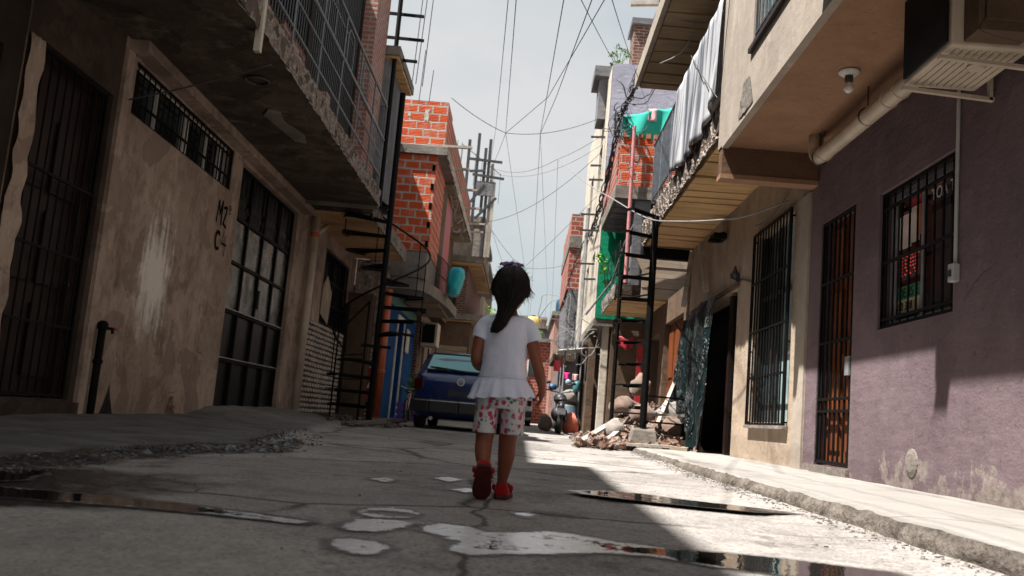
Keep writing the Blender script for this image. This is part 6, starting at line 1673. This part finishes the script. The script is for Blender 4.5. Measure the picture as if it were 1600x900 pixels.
# top with a frilled hem
g = G('white_jersey')
n = g.noise(5, 4, vec=g.pos)
g.bs(col=g.mix(g.rng(n, .35, .65), (.66, .69, .82), (.74, .77, .90)), rough=.85, spec=.2, sheen=.15)
g.bump(g.ma('ADD', g.noise(9, 4, vec=g.map(g.pos, (1.6, 1.6, .9))), g.ma('MULTIPLY', g.noise(400, 2, vec=g.pos), .06)), .35, .015)
M['jersey'] = g.m
mb = MB()
def frill(z, rx, ry, amp, n=96):
    out = []
    for k in range(n):
        q = 2 * math.pi * k / n
        a = 1 + amp * (math.sin(q * 13 + .4) * .6 + math.sin(q * 21 + 1.3) * .4)
        out.append((gx + rx * math.cos(q) * a, gy + ry * math.sin(q) * a, z + amp * .05 * math.sin(q * 13 + .4) + .012 * math.cos(q) * (1 if z < .46 else 0)))
    return out
N = 96
mb.loft([ell_ring(gx, gy, .757, .056, .05, N), ell_ring(gx, gy, .768, .062, .056, N), ell_ring(gx, gy, .758, .080, .066, N), ell_ring(gx, gy, .735, .095, .074, N), ell_ring(gx, gy, .69, .096, .078, N),
         ell_ring(gx, gy, .62, .094, .077, N), ell_ring(gx, gy, .56, .094, .078, N), ell_ring(gx, gy, .512, .099, .081, N), frill(.50, .101, .083, .012), frill(.475, .116, .098, .03), frill(.445, .128, .112, .05), frill(.418, .138, .122, .065),
         frill(.416, .132, .116, .065), frill(.45, .12, .104, .045), frill(.49, .098, .08, .012)])
for s in (-1, 1):
    if s > 0: pts = [(gx + .06, gy, .736), (gx + .086, gy - .003, .721), (gx + .109, gy - .006, .69), (gx + .120, gy - .008, .662)]
    else: pts = [(gx - .06, gy, .736), (gx - .084, gy - .003, .72), (gx - .103, gy - .008, .688), (gx - .111, gy - .012, .658)]
    mb.tube(pts, [.041, .040, .037, .0345], 20)
top = mb.build('top', M['jersey'], P)
def wr(c):
    z = c.z
    return .0042 * vn(c.x * 15, c.y * 15, z * 9, 1) + .0042 * (.25 - abs(vn(c.x * 13 + z * 9, c.y * 13, z * 17 - c.x * 8, 1))) + .0016 * vn(c.x * 40, c.y * 40, z * 22, 1) - (.0018 if abs(z - .505) < .006 else 0)
remesh(top, .0036, 2, wr)
mb = MB(); mb.tube([(gx + .101 * math.cos(q), gy + .083 * math.sin(q), .506) for q in [i * 2 * math.pi / 60 for i in range(60)]], .0022, 6, closed=True); mb.build('waist_seam', M['jersey'], P, smooth=True)

# floral shorts
g = G('floral_cotton')
p = g.map(g.pos, (1, 1, 1))
wv = g.mix(.02, p, g.noise(30, 3, col=True, vec=p), 'ADD')
v1 = g.voro(38, vec=wv, rnd=.85); v1c = g.sep(g.voro(38, vec=wv, out='Color', rnd=.85))[0]
col = g.mix(g.rng(g.noise(12, 3, vec=p), .4, .6), (.66, .66, .66), (.56, .57, .60))
leafm = g.ma('MULTIPLY', g.rng(g.voro(44, vec=g.map(wv, (1, 1, 1), (.3, .2, .1))), .30, .36, 1, 0), g.rng(g.noise(16, 3, vec=g.map(p, (1, 1, 1), (4, 2, 0))), .48, .52))
col = g.mix(leafm, col, (.10, .22, .19))
fl = g.ma('MULTIPLY', g.rng(v1, .40, .47, 1, 0), g.rng(v1c, .30, .33))
col = g.mix(fl, col, g.mix(g.rng(g.noise(60, 3, vec=p), .4, .6), (.50, .03, .08), (.66, .16, .22)))
col = g.mix(g.ma('MULTIPLY', g.rng(v1, .10, .16, 1, 0), fl), col, (.22, .01, .03))
g.bs(col=col, rough=.85, spec=.2); g.bump(g.noise(14, 4, vec=p), .3, .01); M['floral'] = g.m
mb = MB()
mb.loft([ell_ring(gx, gy, z, rx, ry, 36) for z, rx, ry in ((.50, .096, .078), (.45, .103, .085), (.40, .106, .09), (.375, .104, .088))])
for s, y2 in ((-1, .008), (1, .026)):
    cx = gx + s * .054
    mb.loft([ell_ring(cx, gy, .41, .051, .078, 28), ell_ring(cx, gy + y2 * .4, .36, .0505, .076, 28), ell_ring(cx + s * .002, gy + y2 * .8, .31, .0495, .07, 28), ell_ring(cx + s * .004, gy + y2, .272, .0505, .068, 28), ell_ring(cx + s * .004, gy + y2, .271, .046, .062, 28), ell_ring(cx, gy + y2, .30, .046, .056, 28)])
sh = mb.build('shorts', M['floral'], P)
remesh(sh, .004, 2, lambda c: .003 * vn(c.x * 14, c.y * 14, c.z * 12, 1))

# shoes
M['shoe'] = cloth('red_canvas', (.40, .012, .015), .25, 20, .3)
M['sole'] = plain('dark_red_sole', (.085, .006, .006), .75, var=.3, scale=30, bump=.2)
def shoe(mat4):
    L = .150
    def ring(y, w, h, z0=0.012, n=20):
        out = []
        for k in range(n):
            q = 2 * math.pi * k / n; c, s = math.cos(q), math.sin(q)
            out.append(mat4 @ Vector((w * math.copysign(abs(c) ** .8, c), y, z0 + (h * (s if s > 0 else 0) + (.004 * s if s < 0 else 0)))))
        return out
    mb = MB(); mb.loft([ring(-.004, .016, .03), ring(.004, .026, .052), ring(.02, .030, .054), ring(.042, .029, .044), ring(.07, .031, .036), ring(.10, .034, .031), ring(.125, .030, .026), ring(.143, .018, .016), ring(.15, .006, .008)])
    s = mb.build('shoe', M['shoe'], P, smooth=True)
    pr = [(-.006, .014), (0, .024), (.02, .031), (.05, .0295), (.08, .0325), (.108, .0355), (.13, .030), (.148, .018), (.154, .006)]
    lo = [Vector((w, y, 0)) for y, w in pr] + [Vector((-w, y, 0)) for y, w in pr[::-1]]
    mb = MB(); mb.loft([[mat4 @ v for v in lo], [mat4 @ (v + Vector((0, 0, .014))) for v in lo]]); mb.build('sole', M['sole'], s)
    mb = MB()
    for k in range(6): mb.obox(mat4 @ Vector((0, .012 + k * .022, -.001)), (mat4.to_3x3() @ Vector((.022, 0, 0))), (mat4.to_3x3() @ Vector((0, .005, 0))), (mat4.to_3x3() @ Vector((0, 0, .003))))
    mb.build('tread', M['sole'], s)
    mb = MB(); mb.tube([mat4 @ Vector(v) for v in ((-.032, .06, .02), (-.024, .058, .05), (0, .056, .06), (.024, .058, .05), (.032, .06, .02))], .006, 8)
    mb.ball(mat4 @ Vector((.035, .045, .04)), .008, .012, .014, 10, 8); mb.ball(mat4 @ Vector((-.035, .045, .04)), .008, .012, .014, 10, 8); mb.build('strap', M['shoe'], s, smooth=True)
# trailing left foot: heel lifted, on its toes
shoe(Matrix.Translation((gx - .040, gy - .112, .136)) @ Matrix.Rotation(R_(4), 4, 'Z') @ Matrix.Rotation(R_(-54), 4, 'X') @ Matrix.Scale(1.12, 4))
shoe(Matrix.Translation((gx + .032, gy + .062, .004)) @ Matrix.Rotation(R_(-6), 4, 'Z') @ Matrix.Scale(1.1, 4))

# hair: a cap over the skull, locks to the nape and a ponytail swept to the left
g = G('dark_hair')
n = g.noise(1.0, 5, .6, vec=g.map(g.pos, (90, 90, 12)))
g.bs(col=g.mix(g.rng(n, .35, .7), (.004, .0028, .0025), (.018, .011, .008)), rough=.5, spec=.25); M['hair'] = g.m
mb = MB(); nu, nv = 40, 24; vs = []; fs = []
def cap_pt(ph, th, k=1.0):
    d = Vector((math.sin(th) * math.cos(ph), math.sin(th) * math.sin(ph), math.cos(th)))
    bump_ = 1 + .035 * vn(d.x * 4, d.y * 4, d.z * 4) + .012 * vn(d.x * 15, d.y * 15, d.z * 6)
    return hc + Vector((d.x * .0805, d.y * .092 - .002, d.z * .099)) * (bump_ * k)
def thmax(ph):   # hair line: lower at the back (ph=-90 deg), high over the face
    f = (math.sin(ph) + 1) / 2
    return R_(128) * (1 - f) + R_(58) * f if f < .75 else R_(75.5) - (f - .75) * 4 * R_(17)
for j in range(nv + 1):
    for i in range(nu):
        ph = 2 * math.pi * i / nu; vs.append(cap_pt(ph, thmax(ph) * j / nv))
for j in range(nv):
    for i in range(nu):
        i2 = (i + 1) % nu; fs.append((j * nu + i, (j + 1) * nu + i, (j + 1) * nu + i2, j * nu + i2))
mb.add(vs, fs)
rh = random.Random(21)
pony_ax = [Vector((gx + .002, gy - .066, .835)), Vector((gx - .004, gy - .076, .795)), Vector((gx - .016, gy - .084, .755)), Vector((gx - .030, gy - .088, .715)), Vector((gx - .040, gy - .090, .698)), Vector((gx - .050, gy - .090, .682))]
pony_w = [.058, .037, .028, .026, .021, .012]
def strand(pts, r0=.0016, r1=.0005, n=4):
    m = len(pts); mb.tube(pts, [r0 + (r1 - r0) * (i / (m - 1)) ** 2 for i in range(m)], n, cap=False)
for _ in range(620):            # from the crown over the skull to the tie
    ph = rh.uniform(R_(150), R_(390)); t0 = rh.uniform(.03, .45); tm = thmax(ph) * rh.uniform(.75, 1.0)
    pts = [cap_pt(ph + .05 * math.sin(k * 2 + ph), t0 + (tm - t0) * k / 7, 1.008 + rh.uniform(0, .022)) for k in range(8)]
    strand(pts, .0017, .0008)
for _ in range(760):            # the loose mass of hair at the nape, swept to a point on the left
    o = Vector((rh.gauss(0, 1), rh.gauss(0, 1) * .55, 0)).normalized() * rh.random() ** .5
    if o.y > .3: o.y *= .4
    ph = R_(270) + o.x * 1.15; p0 = cap_pt(ph, rh.uniform(R_(60), R_(108)), 1.012)
    L = rh.choice((3, 4, 4, 5, 5)); pts = [p0]; sp = rh.uniform(0, 6)
    for k in range(L + 1):
        w_ = pony_w[k]
        pts.append(pony_ax[k] + Vector((o.x * w_, o.y * w_ * .62, 0)) + Vector((math.sin(sp + k * 1.3), math.cos(sp + k), 0)) * .0035 + Vector((rh.gauss(0, .002), rh.gauss(0, .002), 0)))
    strand(pts, .0017, .0005)
for _ in range(150):            # loose ends at the nape and cheeks
    s = rh.choice((-1, 1)); ph = R_(270) + s * rh.uniform(.3, 1.9)
    p0 = cap_pt(ph, thmax(ph) * .9, 1.01); d = Vector((rh.gauss(0, .01), rh.gauss(0, .008) - .002, -rh.uniform(.012, .05)))
    strand([p0, p0 + d * .5 + Vector((rh.gauss(0, .002), -.002, 0)), p0 + d + Vector((rh.gauss(0, .006), rh.gauss(0, .006), 0))], .0012, .0004)
for _ in range(220):             # flyaways
    ph = rh.uniform(0, 6.28); th = rh.uniform(.0, 1.3); p0 = cap_pt(ph, th, 1.0); d = (p0 - hc).normalized()
    t = Vector((rh.gauss(0, 1), rh.gauss(0, 1), rh.gauss(0, .5))) * .012
    strand([p0, p0 + d * .008 + t * .5, p0 + d * rh.uniform(.006, .022) + t], .0007, .0003)
hair = mb.build('hair', M['hair'], P, smooth=True, fix=False)
M['bow'] = cloth('purple_ribbon', (.20, .11, .34), .25, 30, .3)
mb = MB(); bc = hc + Vector((-.004, -.012, .101))
for s in (-1, 1):
    for k, (zz, L, wd) in enumerate(((.004, .044, .013), (.000, .048, .011), (.006, .032, .011))):
        mb.sheet(lambda u, v: bc + Vector((s * (.004 + L * u), (v - .5) * .02 - .01 + .004 * k, zz - .002 + (v - .5) * wd * math.sin(math.pi * (.12 + .8 * u)) + .004 * math.sin(u * 7 + v * 5 + k))), 10, 6)
mb.ball(bc + Vector((0, 0, .006)), .009, .009, .008, 10, 8)
mb.build('bow', M['bow'], hair, smooth=True, fix=False, solid=.002)
mb = MB(); wheel_ring(mb, bc + Vector((.012, -.034, -.012)), .008, 0, 'y', 14, .0028); mb.build('hair_clip', M['galv'], hair)
# ================================================================== LIGHT, SKY, CAMERA
w = bpy.data.worlds.new('World'); scene.world = w; w.use_nodes = True
nt = w.node_tree; nt.nodes.clear()
out = nt.nodes.new('ShaderNodeOutputWorld'); bg = nt.nodes.new('ShaderNodeBackground'); nt.links.new(bg.outputs[0], out.inputs[0])
sky = nt.nodes.new('ShaderNodeTexSky'); sky.sky_type = 'NISHITA'; sky.sun_disc = False
SD = Vector((1, .42, -2.2)).normalized()
el = math.asin(-SD.z); rot = math.atan2(-SD.x, -SD.y)
sky.sun_elevation = el; sky.sun_rotation = rot % (2 * math.pi); sky.air_density = 1.2; sky.dust_density = 2.0
tc = nt.nodes.new('ShaderNodeTexCoord'); mp = nt.nodes.new('ShaderNodeMapping'); nt.links.new(tc.outputs['Generated'], mp.inputs[0]); mp.inputs['Scale'].default_value = (1, 1, 2.2)
no = nt.nodes.new('ShaderNodeTexNoise'); nt.links.new(mp.outputs[0], no.inputs['Vector']); no.inputs['Scale'].default_value = 1.6; no.inputs['Detail'].default_value = 6; no.inputs['Roughness'].default_value = .5
mr = nt.nodes.new('ShaderNodeMapRange'); nt.links.new(no.outputs['Fac'], mr.inputs[0]); mr.inputs[1].default_value = .30; mr.inputs[2].default_value = .55; mr.inputs[3].default_value = .66; mr.inputs[4].default_value = .96
no2 = nt.nodes.new('ShaderNodeTexNoise'); nt.links.new(mp.outputs[0], no2.inputs['Vector']); no2.inputs['Scale'].default_value = 2.3; no2.inputs['Detail'].default_value = 5
cl = nt.nodes.new('ShaderNodeMix'); cl.data_type = 'RGBA'; mr2 = nt.nodes.new('ShaderNodeMapRange'); nt.links.new(no2.outputs['Fac'], mr2.inputs[0]); mr2.inputs[1].default_value = .38; mr2.inputs[2].default_value = .62; nt.links.new(mr2.outputs[0], cl.inputs[0])
cl.inputs[6].default_value = (3.55, 4.1, 4.3, 1); cl.inputs[7].default_value = (4.9, 4.9, 4.9, 1)
mx = nt.nodes.new('ShaderNodeMix'); mx.data_type = 'RGBA'
nt.links.new(mr.outputs[0], mx.inputs[0]); nt.links.new(sky.outputs[0], mx.inputs[6]); nt.links.new(cl.outputs[2], mx.inputs[7])
nt.links.new(mx.outputs[2], bg.inputs[0]); bg.inputs[1].default_value = .06
sun = bpy.data.lights.new('sun', 'SUN'); sun.energy = 5.0; sun.angle = R_(.9); sun.color = (1, .965, .92)
so = bpy.data.objects.new('sun', sun); COL.objects.link(so); so.rotation_euler = SD.to_track_quat('-Z', 'Y').to_euler()

cam = bpy.data.cameras.new('camera'); co = bpy.data.objects.new('camera', cam); COL.objects.link(co)
cam.sensor_width = 36; cam.lens = 36 * 1433.4 / 1600; cam.clip_start = .02; cam.clip_end = 2000
Rv = Vector((0.99643232, 0.00810705, 0.08400537)); Uv = Vector((-0.0820228, -0.1413447, 0.98655661)); Fv = Vector((-0.01987178, 0.98992724, 0.14017547))
co.matrix_world = Matrix(((Rv.x, Uv.x, -Fv.x, 0), (Rv.y, Uv.y, -Fv.y, 0), (Rv.z, Uv.z, -Fv.z, .34), (0, 0, 0, 1)))
cam.dof.use_dof = True; cam.dof.focus_distance = 6.0; cam.dof.aperture_fstop = 4.5
scene.camera = co
vs_ = scene.view_settings; vs_.view_transform = 'Standard'; vs_.look = 'None'; vs_.gamma = 1; vs_.use_curve_mapping = False; vs_.exposure = 1.35
cy = scene.cycles
if True:
    cy.max_bounces = 6; cy.diffuse_bounces = 3; cy.glossy_bounces = 3; cy.transparent_max_bounces = 6; cy.caustics_reflective = False; cy.caustics_refractive = False; cy.use_denoising = True
